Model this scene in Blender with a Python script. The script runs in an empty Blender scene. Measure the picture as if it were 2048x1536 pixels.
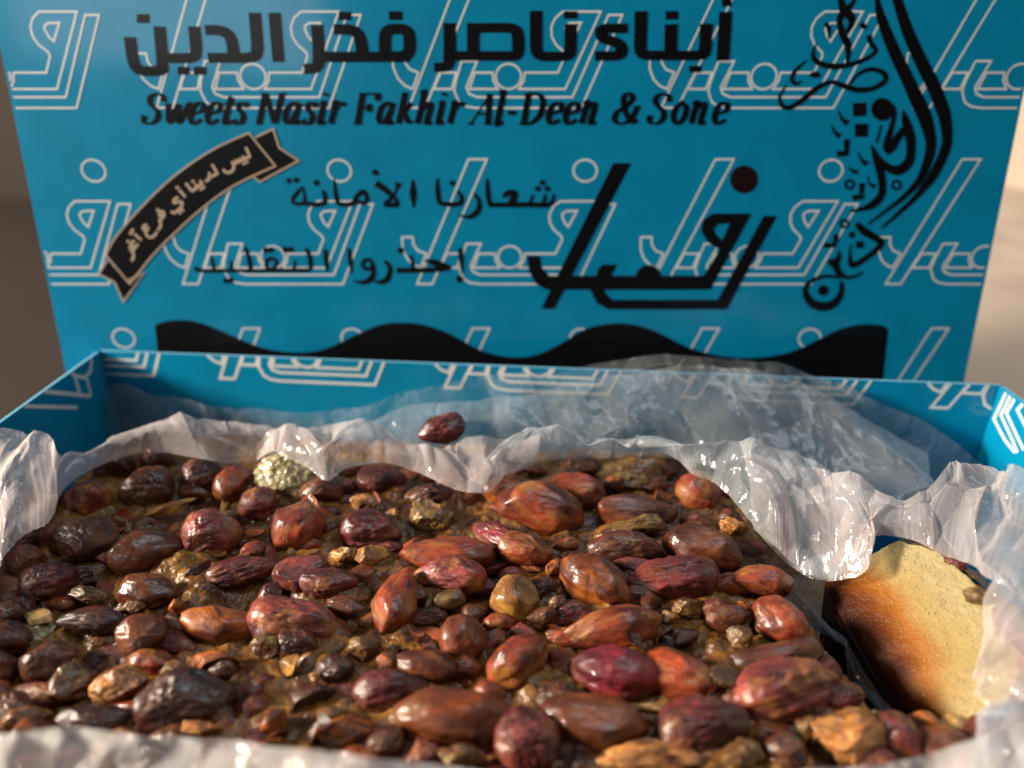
import bpy, math, random
import numpy as np
from mathutils import Vector, Matrix
from mathutils.geometry import tessellate_polygon

S = 0.01                       # all coordinates below are centimetres
rng = np.random.RandomState(7)
random.seed(7)
scene = bpy.context.scene
C = scene.collection
R = math.radians

# ------------------------------------------------------------------ camera
PITCH = 25.8
CAMZ = 12.6
FPX = 1490.0
cam_d = bpy.data.cameras.new("camera")
cam = bpy.data.objects.new("camera", cam_d)
C.objects.link(cam)
cam.location = (0, 0, CAMZ * S)
cam.rotation_euler = (R(90 - PITCH), 0, 0)
cam_d.sensor_width = 36.0
cam_d.lens = FPX / 2048 * 36.0
cam_d.clip_start = 0.005
cam_d.clip_end = 20
cam_d.dof.use_dof = True
cam_d.dof.focus_distance = 0.138
cam_d.dof.aperture_fstop = 8.8
cam_d.dof.aperture_blades = 0
scene.camera = cam

# ------------------------------------------------------------------ world, lamps, exposure
world = bpy.data.worlds.new("World")
scene.world = world
world.use_nodes = True
bg = world.node_tree.nodes["Background"]
bg.inputs[0].default_value = (0.62, 0.76, 0.95, 1)
bg.inputs[1].default_value = 0.05


def area_lamp(name, loc, target, size, power, color):
    ld = bpy.data.lights.new(name, 'AREA')
    ld.shape = 'RECTANGLE'
    ld.size, ld.size_y = size[0] * S, size[1] * S
    ld.energy = power
    ld.color = color
    o = bpy.data.objects.new(name, ld)
    C.objects.link(o)
    o.location = Vector(loc) * S
    d = Vector(target) - Vector(loc)
    o.rotation_euler = d.to_track_quat('-Z', 'Y').to_euler()
    return o


area_lamp("window_light", (-88, 4, 38), (3, 11, 3), (15, 20), 28.0, (1.0, 0.88, 0.72))
area_lamp("fill_light", (-33, -42, 31), (-6, 18, 10), (28, 14), 0.55, (0.90, 0.95, 1.0))  # added lamp, placed so its reflection hazes the upper left of the lid
area_lamp("fill_light", (22, 16, 85), (2, 12, 4), (46, 36), 2.5, (0.84, 0.92, 1.0))  # added overhead fill to brighten the film and the tops of the nuts

scene.view_settings.view_transform = 'Standard'
scene.view_settings.look = 'None'
scene.view_settings.exposure = 0.0
scene.view_settings.gamma = 1.0
scene.cycles.max_bounces = 12
scene.cycles.transparent_max_bounces = 24
scene.cycles.transmission_bounces = 6
scene.cycles.caustics_reflective = False
scene.cycles.caustics_refractive = False

# ------------------------------------------------------------------ photo geometry helpers
cp, sp = math.cos(R(PITCH)), math.sin(R(PITCH))
CAM = np.array([0.0, 0.0, CAMZ])


def ray(x, y):
    u = (x - 1024) / FPX
    v = (768 - y) / FPX
    return np.array([u, cp + v * sp, -sp + v * cp])


def at_z(x, y, z):
    d = ray(x, y)
    return CAM + d * ((z - CAMZ) / d[2])


def on_plane(x, y, p0, n):
    d = ray(x, y)
    return CAM + d * (np.dot(n, p0 - CAM) / np.dot(n, d))


def depth_of(p):
    return np.dot(p - CAM, np.array([0, cp, -sp]))


# ------------------------------------------------------------------ numeric noise
def _hash(ix, iy, iz, seed):
    h = (ix * 374761393 + iy * 668265263 + iz * 2147483647 + seed * 974634777) & 0xffffffff
    h = ((h ^ (h >> 13)) * 1274126177) & 0xffffffff
    h = (h ^ (h >> 16)) & 0xffffffff
    return h / 4294967295.0


def vnoise(p, seed=0):
    p = np.asarray(p, dtype=np.float64)
    i = np.floor(p).astype(np.int64)
    f = p - i
    f = f * f * f * (f * (f * 6 - 15) + 10)
    out = 0
    for dx in (0, 1):
        for dy in (0, 1):
            for dz in (0, 1):
                w = (f[..., 0] if dx else 1 - f[..., 0]) * (f[..., 1] if dy else 1 - f[..., 1]) * (f[..., 2] if dz else 1 - f[..., 2])
                out = out + w * _hash(i[..., 0] + dx, i[..., 1] + dy, i[..., 2] + dz, seed)
    return out * 2 - 1


def fbm(p, octs=4, seed=0, gain=0.5):
    p = np.asarray(p, dtype=np.float64)
    a, s, o = 1.0, 0.0, 0
    for k in range(octs):
        o = o + a * vnoise(p * (2.03 ** k) + 17.3 * k, seed + k)
        s += a
        a *= gain
    return o / s


def facet(p2, seed=0):
    """piecewise linear noise on a sheared triangle lattice: flat facets between sharp creases"""
    x, y = p2[..., 0], p2[..., 1]
    sk = (x + y) * 0.3660254
    X, Y = x + sk, y + sk
    i, j = np.floor(X).astype(np.int64), np.floor(Y).astype(np.int64)
    fx, fy = X - i, Y - j
    z = np.zeros_like(i)
    a = _hash(i, j, z, seed)
    b = _hash(i + 1, j, z, seed)
    c = _hash(i, j + 1, z, seed)
    d = _hash(i + 1, j + 1, z, seed)
    lo = fx >= fy
    v = np.where(lo, a + (b - a) * fx + (d - b) * fy, a + (c - a) * fy + (d - c) * fx)
    return v * 2 - 1


def cells(p, seed=0):
    """F1 Worley distance in 3-D"""
    p = np.asarray(p, dtype=np.float64)
    i = np.floor(p).astype(np.int64)
    best = np.full(p.shape[:-1], 9.0)
    for dx in (-1, 0, 1):
        for dy in (-1, 0, 1):
            for dz in (-1, 0, 1):
                a, b, c = i[..., 0] + dx, i[..., 1] + dy, i[..., 2] + dz
                q = np.stack([a + _hash(a, b, c, seed), b + _hash(a, b, c, seed + 5), c + _hash(a, b, c, seed + 9)], -1)
                best = np.minimum(best, np.sqrt(((q - p) ** 2).sum(-1)))
    return best


# ------------------------------------------------------------------ object helpers
def tag(o, label=None, cat=None, group=None, kind=None):
    if label: o['label'] = label
    if cat: o['category'] = cat
    if group: o['group'] = group
    if kind: o['kind'] = kind
    return o


def mesh(name, verts, faces, mat=None, parent=None, smooth=False, origin=None):
    me = bpy.data.meshes.new(name)
    v = np.asarray(verts, dtype=np.float64)
    if origin is not None:
        v = v - np.asarray(origin)
    me.from_pydata((v * S).tolist(), [], faces if isinstance(faces, list) else faces.tolist())
    if smooth:
        me.polygons.foreach_set('use_smooth', [True] * len(me.polygons))
    me.update()
    o = bpy.data.objects.new(name, me)
    C.objects.link(o)
    if origin is not None:
        o.location = Vector(origin) * S
    if mat: me.materials.append(mat)
    if parent:
        o.parent = parent
        o.matrix_parent_inverse = parent.matrix_world.inverted()
    return o


def empty(name, loc):
    o = bpy.data.objects.new(name, None)
    C.objects.link(o)
    o.location = Vector(loc) * S
    o.empty_display_size = 0.01
    bpy.context.view_layer.update()
    return o


def grid_faces(nu, nv):
    i = np.arange(nu - 1)[:, None] * nv + np.arange(nv - 1)[None, :]
    i = i.ravel()
    return np.stack([i, i + nv, i + nv + 1, i + 1], -1)


def box(name, x0, x1, y0, y1, z0, z1, mat, parent):
    v = [(x, y, z) for x in (x0, x1) for y in (y0, y1) for z in (z0, z1)]
    f = [(0, 1, 3, 2), (4, 6, 7, 5), (0, 4, 5, 1), (2, 3, 7, 6), (0, 2, 6, 4), (1, 5, 7, 3)]
    return mesh(name, v, f, mat, parent)


# ------------------------------------------------------------------ materials
def new_mat(name):
    m = bpy.data.materials.new(name)
    m.use_nodes = True
    nt = m.node_tree
    nt.nodes.clear()
    return m, nt


def N(nt, typ, **kw):
    n = nt.nodes.new(typ)
    for k, v in kw.items():
        if k.startswith('_'):
            setattr(n, k[1:], v)
        else:
            n.inputs[k.replace('__', ' ')].default_value = v
    return n


def ramp(nt, fac, stops, interp='LINEAR'):
    r = nt.nodes.new('ShaderNodeValToRGB')
    r.color_ramp.interpolation = interp
    e = r.color_ramp.elements
    while len(e) < len(stops): e.new(0.5)
    for k, (p, c) in enumerate(stops):
        e[k].position = p
        e[k].color = (c[0], c[1], c[2], 1) if not isinstance(c, (int, float)) else (c, c, c, 1)
    nt.links.new(fac, r.inputs[0])
    return r


def out(nt, sh, disp=None):
    o = nt.nodes.new('ShaderNodeOutputMaterial')
    nt.links.new(sh, o.inputs['Surface'])
    return o


def coords(nt, scale=1.0, obj_random=False):
    tc = nt.nodes.new('ShaderNodeTexCoord')
    mp = nt.nodes.new('ShaderNodeMapping')
    mp.inputs['Scale'].default_value = (scale,) * 3 if not isinstance(scale, tuple) else scale
    nt.links.new(tc.outputs['Object'], mp.inputs['Vector'])
    if obj_random:
        oi = nt.nodes.new('ShaderNodeObjectInfo')
        mul = N(nt, 'ShaderNodeMath', _operation='MULTIPLY')
        mul.inputs[1].default_value = 53.0
        nt.links.new(oi.outputs['Random'], mul.inputs[0])
        cx = nt.nodes.new('ShaderNodeCombineXYZ')
        for k in range(3): nt.links.new(mul.outputs[0], cx.inputs[k])
        nt.links.new(cx.outputs[0], mp.inputs['Location'])
    return mp.outputs[0]


def bump(nt, height, strength, dist, prev=None):
    b = N(nt, 'ShaderNodeBump', Strength=strength, Distance=dist)
    nt.links.new(height, b.inputs['Height'])
    if prev: nt.links.new(prev, b.inputs['Normal'])
    return b.outputs[0]


def card_mat(name, col, rough=0.28, coat=0.35):
    m, nt = new_mat(name)
    v = coords(nt, 100)
    n = N(nt, 'ShaderNodeTexNoise', Scale=0.9, Detail=3)
    nt.links.new(v, n.inputs['Vector'])
    r = ramp(nt, n.outputs['Fac'], [(0.3, tuple(c * 0.93 for c in col)), (0.7, tuple(min(1, c * 1.06) for c in col))])
    n2 = N(nt, 'ShaderNodeTexNoise', Scale=28.0, Detail=2)
    nt.links.new(v, n2.inputs['Vector'])
    n3 = N(nt, 'ShaderNodeTexNoise', Scale=0.35, Detail=2)
    nt.links.new(v, n3.inputs['Vector'])
    b = bump(nt, n2.outputs['Fac'], 0.05, 0.0002)
    b = bump(nt, n3.outputs['Fac'], 0.25, 0.001, b)
    p = N(nt, 'ShaderNodeBsdfPrincipled', Roughness=rough, Coat__Weight=coat, Coat__Roughness=0.11)
    p.inputs['Specular IOR Level'].default_value = 0.12
    nt.links.new(r.outputs[0], p.inputs['Base Color'])
    nt.links.new(b, p.inputs['Normal'])
    out(nt, p.outputs[0])
    return m


M_BLUE = card_mat("blue_card", (0.0, 0.205, 0.375), 0.42, 0.5)
M_WHITE = card_mat("white_ink", (0.64, 0.65, 0.64), 0.35, 0.3)
M_BLACK = card_mat("black_ink", (0.003, 0.003, 0.004), 0.4, 0.12)
M_TAN = card_mat("tan_ink", (0.46, 0.35, 0.26), 0.35, 0.3)
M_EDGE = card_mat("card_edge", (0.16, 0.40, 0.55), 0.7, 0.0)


def plain(name, col, rough, var=0.15, scale=0.05, bumpd=0.0):
    m, nt = new_mat(name)
    v = coords(nt, 100)
    n = N(nt, 'ShaderNodeTexNoise', Scale=scale, Detail=5)
    nt.links.new(v, n.inputs['Vector'])
    r = ramp(nt, n.outputs['Fac'], [(0.25, tuple(c * (1 - var) for c in col)), (0.75, tuple(min(1, c * (1 + var)) for c in col))])
    p = N(nt, 'ShaderNodeBsdfPrincipled', Roughness=rough)
    nt.links.new(r.outputs[0], p.inputs['Base Color'])
    if bumpd:
        nt.links.new(bump(nt, n.outputs['Fac'], 1.0, bumpd), p.inputs['Normal'])
    out(nt, p.outputs[0])
    return m


M_TABLE = plain("brown_table", (0.018, 0.010, 0.006), 0.7, 0.2, 0.08)
M_CREAM = plain("cream_cloth", (0.58, 0.47, 0.37), 0.85, 0.06, 0.09, 0.01)
M_BROWNWALL = plain("brown_cloth", (0.020, 0.0115, 0.007), 0.85, 0.12, 0.05)


def film_mat(name, milk_lo, milk_hi, tint=(0.90, 0.92, 0.94), rough=0.09):
    m, nt = new_mat(name)
    v = coords(nt, 100)
    n = N(nt, 'ShaderNodeTexNoise', Scale=0.55, Detail=4, Roughness=0.6)
    nt.links.new(v, n.inputs['Vector'])
    mr = N(nt, 'ShaderNodeMapRange')
    mr.inputs['From Min'].default_value = 0.35
    mr.inputs['From Max'].default_value = 0.65
    mr.inputs['To Min'].default_value = milk_lo
    mr.inputs['To Max'].default_value = milk_hi
    nt.links.new(n.outputs['Fac'], mr.inputs['Value'])
    lw = N(nt, 'ShaderNodeLayerWeight', Blend=0.35)
    pw = N(nt, 'ShaderNodeMath', _operation='POWER')
    pw.inputs[1].default_value = 1.6
    nt.links.new(lw.outputs['Facing'], pw.inputs[0])
    ml = N(nt, 'ShaderNodeMath', _operation='MULTIPLY')
    ml.inputs[1].default_value = 0.75
    nt.links.new(pw.outputs[0], ml.inputs[0])
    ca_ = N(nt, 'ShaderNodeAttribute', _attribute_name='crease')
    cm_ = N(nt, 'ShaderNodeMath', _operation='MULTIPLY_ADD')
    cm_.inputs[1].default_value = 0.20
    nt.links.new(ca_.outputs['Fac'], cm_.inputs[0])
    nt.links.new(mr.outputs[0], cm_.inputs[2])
    ad = N(nt, 'ShaderNodeMath', _operation='ADD', _use_clamp=True)
    nt.links.new(cm_.outputs[0], ad.inputs[0])
    nt.links.new(ml.outputs[0], ad.inputs[1])
    # fine crinkles
    n1 = N(nt, 'ShaderNodeTexVoronoi', Scale=1.3, _feature='DISTANCE_TO_EDGE')
    nw = N(nt, 'ShaderNodeTexNoise', Scale=0.9, Detail=4)
    nt.links.new(v, nw.inputs['Vector'])
    mx = N(nt, 'ShaderNodeMix', _data_type='VECTOR')
    mx.inputs[0].default_value = 0.5
    nt.links.new(v, mx.inputs[4])
    nt.links.new(nw.outputs['Color'], mx.inputs[5])
    nt.links.new(mx.outputs[1], n1.inputs['Vector'])
    b = bump(nt, n1.outputs['Distance'], 0.6, 0.0014)
    n6 = N(nt, 'ShaderNodeTexVoronoi', Scale=3.6, _feature='DISTANCE_TO_EDGE')
    nt.links.new(mx.outputs[1], n6.inputs['Vector'])
    b = bump(nt, n6.outputs['Distance'], 0.4, 0.0010, b)
    n2 = N(nt, 'ShaderNodeTexNoise', Scale=2.2, Detail=5, Distortion=1.5)
    nt.links.new(v, n2.inputs['Vector'])
    b = bump(nt, n2.outputs['Fac'], 0.12, 0.0012, b)
    tr = N(nt, 'ShaderNodeBsdfTransparent', Color=(0.95, 0.96, 0.97, 1))
    di = N(nt, 'ShaderNodeBsdfDiffuse', Color=(*tint, 1))
    tl = N(nt, 'ShaderNodeBsdfTranslucent', Color=(*tint, 1))
    m1 = N(nt, 'ShaderNodeMixShader', Fac=0.5)
    nt.links.new(di.outputs[0], m1.inputs[1])
    nt.links.new(tl.outputs[0], m1.inputs[2])
    m2 = N(nt, 'ShaderNodeMixShader')
    nt.links.new(ad.outputs[0], m2.inputs[0])
    nt.links.new(tr.outputs[0], m2.inputs[1])
    nt.links.new(m1.outputs[0], m2.inputs[2])
    gl = N(nt, 'ShaderNodeBsdfGlossy', Roughness=rough, Color=(1, 1, 1, 1))
    fr = N(nt, 'ShaderNodeFresnel', IOR=1.5)
    m3 = N(nt, 'ShaderNodeMixShader')
    fm = N(nt, 'ShaderNodeMath', _operation='MULTIPLY')
    fm.inputs[1].default_value = 0.55
    nt.links.new(fr.outputs[0], fm.inputs[0])
    nt.links.new(fm.outputs[0], m3.inputs[0])
    nt.links.new(m2.outputs[0], m3.inputs[1])
    nt.links.new(gl.outputs[0], m3.inputs[2])
    for s in (di, tl, gl, fr): nt.links.new(b, s.inputs['Normal'])
    out(nt, m3.outputs[0])
    return m


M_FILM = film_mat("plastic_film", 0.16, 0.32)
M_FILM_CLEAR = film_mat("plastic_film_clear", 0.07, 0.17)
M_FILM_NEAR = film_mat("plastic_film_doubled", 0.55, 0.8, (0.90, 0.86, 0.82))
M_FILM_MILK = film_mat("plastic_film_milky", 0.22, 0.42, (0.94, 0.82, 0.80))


def nut_mat(name, c_lo, c_hi, c_patch, patch=0.42, wrinkle=0.5, rough=0.3, coat=0.5, sss=0.1, edge=0.075):
    """roasted nut: mottled skin, patches where the skin has come off, syrup gloss"""
    m, nt = new_mat(name)
    v = coords(nt, 100, True)
    n1 = N(nt, 'ShaderNodeTexNoise', Scale=2.2, Detail=6, Roughness=0.6)
    nt.links.new(v, n1.inputs['Vector'])
    skin = ramp(nt, n1.outputs['Fac'], [(0.32, c_lo), (0.68, c_hi)])
    n2 = N(nt, 'ShaderNodeTexNoise', Scale=1.05, Detail=5, Roughness=0.55, Distortion=0.6)
    nt.links.new(v, n2.inputs['Vector'])
    pm = ramp(nt, n2.outputs['Fac'], [(patch + 0.06 - edge, 1.0), (patch + 0.06 + edge, 0.0)])
    # soft broad fade from dark skin to the warmer flesh shining through
    nb_ = N(nt, 'ShaderNodeTexNoise', Scale=0.75, Detail=2)
    nt.links.new(v, nb_.inputs['Vector'])
    fade = ramp(nt, nb_.outputs['Fac'], [(0.34, (0.42, 0.30, 0.34)), (0.52, (1.0, 1.0, 1.0)), (0.70, (1.5, 1.25, 1.0))])
    fm_ = N(nt, 'ShaderNodeMix', _data_type='RGBA', _blend_type='MULTIPLY')
    fm_.inputs[0].default_value = 1.0
    nt.links.new(skin.outputs[0], fm_.inputs[6])
    nt.links.new(fade.outputs[0], fm_.inputs[7])
    mix = N(nt, 'ShaderNodeMix', _data_type='RGBA')
    nt.links.new(pm.outputs[0], mix.inputs[0])
    nt.links.new(fm_.outputs[2], mix.inputs[6])
    n5 = N(nt, 'ShaderNodeTexNoise', Scale=4.0, Detail=4)
    nt.links.new(v, n5.inputs['Vector'])
    pc = ramp(nt, n5.outputs['Fac'], [(0.3, tuple(c * 0.55 for c in c_patch)), (0.7, c_patch)])
    nt.links.new(pc.outputs[0], mix.inputs[7])
    # lengthwise wrinkles (object x is the long axis)
    v2 = coords(nt, (110, 330, 330), True)
    n3 = N(nt, 'ShaderNodeTexNoise', Scale=1.0, Detail=6, Roughness=0.65, Distortion=0.8)
    nt.links.new(v2, n3.inputs['Vector'])
    n4 = N(nt, 'ShaderNodeTexNoise', Scale=9.0, Detail=4)
    nt.links.new(v, n4.inputs['Vector'])
    b = bump(nt, n3.outputs['Fac'], wrinkle * 0.40, 0.0012)
    b = bump(nt, n4.outputs['Fac'], 0.16, 0.0007, b)
    inv = N(nt, 'ShaderNodeMath', _operation='SUBTRACT')
    inv.inputs[0].default_value = 1.0
    nt.links.new(pm.outputs[0], inv.inputs[1])
    b = bump(nt, inv.outputs[0], 0.3, 0.0004, b)
    rr = N(nt, 'ShaderNodeMapRange')
    rr.inputs['To Min'].default_value = rough
    rr.inputs['To Max'].default_value = rough + 0.35
    nt.links.new(n4.outputs['Fac'], rr.inputs['Value'])
    cw = N(nt, 'ShaderNodeMapRange')
    cw.inputs['From Min'].default_value = 0.38
    cw.inputs['From Max'].default_value = 0.58
    cw.inputs['To Min'].default_value = 1.0
    cw.inputs['To Max'].default_value = coat * 0.55
    nt.links.new(n1.outputs['Fac'], cw.inputs['Value'])
    sy = N(nt, 'ShaderNodeTexNoise', Scale=6.5, Detail=3, Roughness=0.7, Distortion=0.4)
    nt.links.new(v, sy.inputs['Vector'])
    cb_ = bump(nt, n3.outputs['Fac'], wrinkle * 0.22, 0.0010)
    cb_ = bump(nt, sy.outputs['Fac'], 0.22, 0.0005, cb_)
    hs = N(nt, 'ShaderNodeHueSaturation', Saturation=1.0, Value=0.80)
    nt.links.new(mix.outputs[2], hs.inputs['Color'])
    p = N(nt, 'ShaderNodeBsdfPrincipled', Coat__Roughness=0.06, Coat__IOR=1.45)
    p.inputs['Specular IOR Level'].default_value = 0.3
    p.inputs['Subsurface Weight'].default_value = sss
    p.inputs['Subsurface Radius'].default_value = (1.0, 0.35, 0.12)
    p.inputs['Subsurface Scale'].default_value = 0.0015
    nt.links.new(hs.outputs[0], p.inputs['Base Color'])
    nt.links.new(rr.outputs[0], p.inputs['Roughness'])
    nt.links.new(cw.outputs[0], p.inputs['Coat Weight'])
    nt.links.new(b, p.inputs['Normal'])
    nt.links.new(cb_, p.inputs['Coat Normal'])
    out(nt, p.outputs[0])
    return m


NM = {
    'dark': nut_mat("nut_dark_skin", (0.030, 0.007, 0.003), (0.14, 0.032, 0.012), (0.20, 0.07, 0.02), 0.38, 0.6),
    'black': nut_mat("nut_charred_skin", (0.018, 0.005, 0.003), (0.085, 0.020, 0.009), (0.09, 0.03, 0.015), 0.36, 0.8, 0.22, 0.8),
    'dred': nut_mat("nut_dark_red_skin", (0.045, 0.007, 0.008), (0.19, 0.032, 0.028), (0.28, 0.09, 0.025), 0.34, 0.8),
    'red': nut_mat("nut_red_skin", (0.10, 0.015, 0.013), (0.34, 0.070, 0.055), (0.42, 0.15, 0.04), 0.37, 0.8),
    'mag': nut_mat("nut_magenta_skin", (0.07, 0.006, 0.012), (0.28, 0.026, 0.035), (0.30, 0.09, 0.03), 0.33, 0.9),
    'rb': nut_mat("nut_red_brown_skin", (0.10, 0.013, 0.006), (0.34, 0.062, 0.016), (0.42, 0.15, 0.03), 0.37, 0.4),
    'brown': nut_mat("nut_brown_skin", (0.065, 0.014, 0.005), (0.21, 0.050, 0.012), (0.24, 0.070, 0.016), 0.38, 0.35, 0.3, 0.45),
    'orange': nut_mat("nut_orange_kernel", (0.20, 0.040, 0.006), (0.50, 0.155, 0.022), (0.10, 0.02, 0.010), 0.40, 0.25, 0.3, 0.6, 0.25),
    'yellow': nut_mat("nut_yellow_kernel", (0.34, 0.15, 0.02), (0.62, 0.36, 0.07), (0.30, 0.10, 0.02), 0.40, 0.2, 0.3, 0.5, 0.3),
    'olive': nut_mat("nut_olive_kernel", (0.09, 0.048, 0.010), (0.30, 0.19, 0.045), (0.16, 0.05, 0.015), 0.42, 0.5, 0.3, 0.6, 0.2),
    'pale': nut_mat("nut_pale_chip", (0.40, 0.22, 0.06), (0.68, 0.46, 0.18), (0.35, 0.14, 0.03), 0.40, 0.5, 0.35, 0.5, 0.3),
    'rough': nut_mat("crumbly_orange_cake", (0.28, 0.10, 0.02), (0.62, 0.30, 0.09), (0.20, 0.06, 0.015), 0.40, 0.9, 0.35, 0.6, 0.3),
}


def crumb_mat(name, crust=False):
    m, nt = new_mat(name)
    v = coords(nt, 100)
    n1 = N(nt, 'ShaderNodeTexNoise', Scale=0.9, Detail=7, Roughness=0.65)
    nt.links.new(v, n1.inputs['Vector'])
    n2 = N(nt, 'ShaderNodeTexVoronoi', Scale=9.0)
    nt.links.new(v, n2.inputs['Vector'])
    n3 = N(nt, 'ShaderNodeTexNoise', Scale=26.0 if crust else 14.0, Detail=4)
    nt.links.new(v, n3.inputs['Vector'])
    if crust:
        n2.inputs['Scale'].default_value = 15.0
        n1.inputs['Scale'].default_value = 1.3
        at = N(nt, 'ShaderNodeAttribute', _attribute_name='crust')
        wob = N(nt, 'ShaderNodeMath', _operation='MULTIPLY_ADD')
        wob.inputs[1].default_value = 0.22
        nt.links.new(n1.outputs['Fac'], wob.inputs[0])
        nt.links.new(at.outputs['Fac'], wob.inputs[2])
        col = ramp(nt, wob.outputs[0], [(0.14, (0.030, 0.006, 0.001)), (0.30, (0.12, 0.026, 0.001)), (0.46, (0.28, 0.095, 0.008)),
                                        (0.62, (0.33, 0.22, 0.075)), (0.90, (0.36, 0.285, 0.135))])
        cout = col.outputs[0]
    else:
        col = ramp(nt, n1.outputs['Fac'], [(0.28, (0.016, 0.005, 0.002)), (0.42, (0.070, 0.024, 0.004)), (0.56, (0.19, 0.078, 0.011)), (0.71, (0.40, 0.21, 0.042))])
        cout = col.outputs[0]
    b = bump(nt, n2.outputs['Distance'], 0.15 if crust else 0.35, 0.0006)
    b = bump(nt, n3.outputs['Fac'], 0.35 if crust else 0.5, 0.0005, b)
    rr = N(nt, 'ShaderNodeMapRange')
    rr.inputs['To Min'].default_value = 0.3 if crust else 0.25
    rr.inputs['To Max'].default_value = 0.55
    nt.links.new(n3.outputs['Fac'], rr.inputs['Value'])
    p = N(nt, 'ShaderNodeBsdfPrincipled', Coat__Weight=0.0 if crust else 0.28, Coat__Roughness=0.06)
    p.inputs['Specular IOR Level'].default_value = 0.15 if crust else 0.3
    p.inputs['Subsurface Weight'].default_value = 0.3 if crust else 0.35
    p.inputs['Subsurface Radius'].default_value = (1.0, 0.6, 0.25)
    p.inputs['Subsurface Scale'].default_value = 0.0025
    nt.links.new(cout, p.inputs['Base Color'])
    nt.links.new(rr.outputs[0], p.inputs['Roughness'])
    nt.links.new(b, p.inputs['Normal'])
    nt.links.new(b, p.inputs['Coat Normal'])
    out(nt, p.outputs[0])
    return m


M_CRUMB = crumb_mat("syrup_soaked_crumb")
M_SLICE = crumb_mat("cut_crumb", True)


def grain_mat():
    m, nt = new_mat("semolina_grain")
    v = coords(nt, 100)
    n1 = N(nt, 'ShaderNodeTexNoise', Scale=3.0, Detail=2)
    nt.links.new(v, n1.inputs['Vector'])
    r = ramp(nt, n1.outputs['Fac'], [(0.35, (0.16, 0.07, 0.015)), (0.5, (0.42, 0.26, 0.08)), (0.66, (0.66, 0.56, 0.36))])
    p = N(nt, 'ShaderNodeBsdfPrincipled', Roughness=0.2, Coat__Weight=0.5)
    p.inputs['Subsurface Weight'].default_value = 0.3
    p.inputs['Subsurface Scale'].default_value = 0.001
    nt.links.new(r.outputs[0], p.inputs['Base Color'])
    out(nt, p.outputs[0])
    return m


M_GRAIN = grain_mat()


def pale_crumb_mat():
    m, nt = new_mat("pale_wet_crumb")
    v = coords(nt, 100)
    n1 = N(nt, 'ShaderNodeTexNoise', Scale=2.0, Detail=5)
    nt.links.new(v, n1.inputs['Vector'])
    r = ramp(nt, n1.outputs['Fac'], [(0.3, (0.20, 0.15, 0.060)), (0.7, (0.40, 0.34, 0.19))])
    n2 = N(nt, 'ShaderNodeTexVoronoi', Scale=8.0)
    nt.links.new(v, n2.inputs['Vector'])
    p = N(nt, 'ShaderNodeBsdfPrincipled', Roughness=0.2, Coat__Weight=0.6)
    p.inputs['Subsurface Weight'].default_value = 0.5
    p.inputs['Subsurface Radius'].default_value = (1, 0.8, 0.4)
    p.inputs['Subsurface Scale'].default_value = 0.003
    nt.links.new(r.outputs[0], p.inputs['Base Color'])
    nt.links.new(bump(nt, n2.outputs['Distance'], 0.7, 0.001), p.inputs['Normal'])
    out(nt, p.outputs[0])
    return m


M_PALE = pale_crumb_mat()

# ------------------------------------------------------------------ the setting
tb = mesh("table", [(-150, -60, 0), (150, -60, 0), (150, 160, 0), (-150, 160, 0)], [(0, 1, 2, 3)], M_TABLE)
tag(tb, kind='structure')


def soft_wall(name, p0, p1, h, mat, amp, seed):
    p0, p1 = np.array(p0, float), np.array(p1, float)
    nu, nv = 90, 40
    u = np.linspace(0, 1, nu)[:, None] * np.ones(nv)
    w = np.ones(nu)[:, None] * np.linspace(0, 1, nv)
    L = np.linalg.norm(p1 - p0)
    d = (p1 - p0) / L
    n = np.array([d[1], -d[0]])
    q = fbm(np.stack([u * L / 9.0, w * h / 22.0, u * 0 + seed], -1), 3, seed) * amp
    x = p0[0] + (p1 - p0)[0] * u + n[0] * q
    y = p0[1] + (p1 - p0)[1] * u + n[1] * q
    o = mesh(name, np.stack([x, y, w * h + 0.02], -1).reshape(-1, 3), grid_faces(nu, nv), mat, None, True)
    tag(o, kind='structure')
    return o


soft_wall("wall", (18, 73), (70, 4), 80, M_CREAM, 1.6, 3)
soft_wall("wall_left", (-90, 60), (9, 60), 80, M_BROWNWALL, 0.8, 5)

nu, nv = 120, 120
u_, v_ = np.meshgrid(np.linspace(0, 1, nu), np.linspace(0, 1, nv), indexing='ij')
cx_, cy_ = 13.2 + 70 * u_, 19.5 + 70 * v_
cz_ = 0.5 + 1.3 * fbm(np.stack([cx_ / 14, cy_ / 14, cx_ * 0], -1), 3, 61) + 0.35 * fbm(np.stack([cx_ / 4, cy_ / 4, cx_ * 0], -1), 3, 62) + 3.5 * v_ + 2.0 * u_
cz_ = np.maximum(cz_, 0.05)
cloth = mesh("cloth", np.stack([cx_, cy_, cz_], -1).reshape(-1, 3), grid_faces(nu, nv), M_CREAM, None, True)
tag(cloth, "rumpled cream cloth lying out of focus beyond the right side of the box", "cloth")

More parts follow.
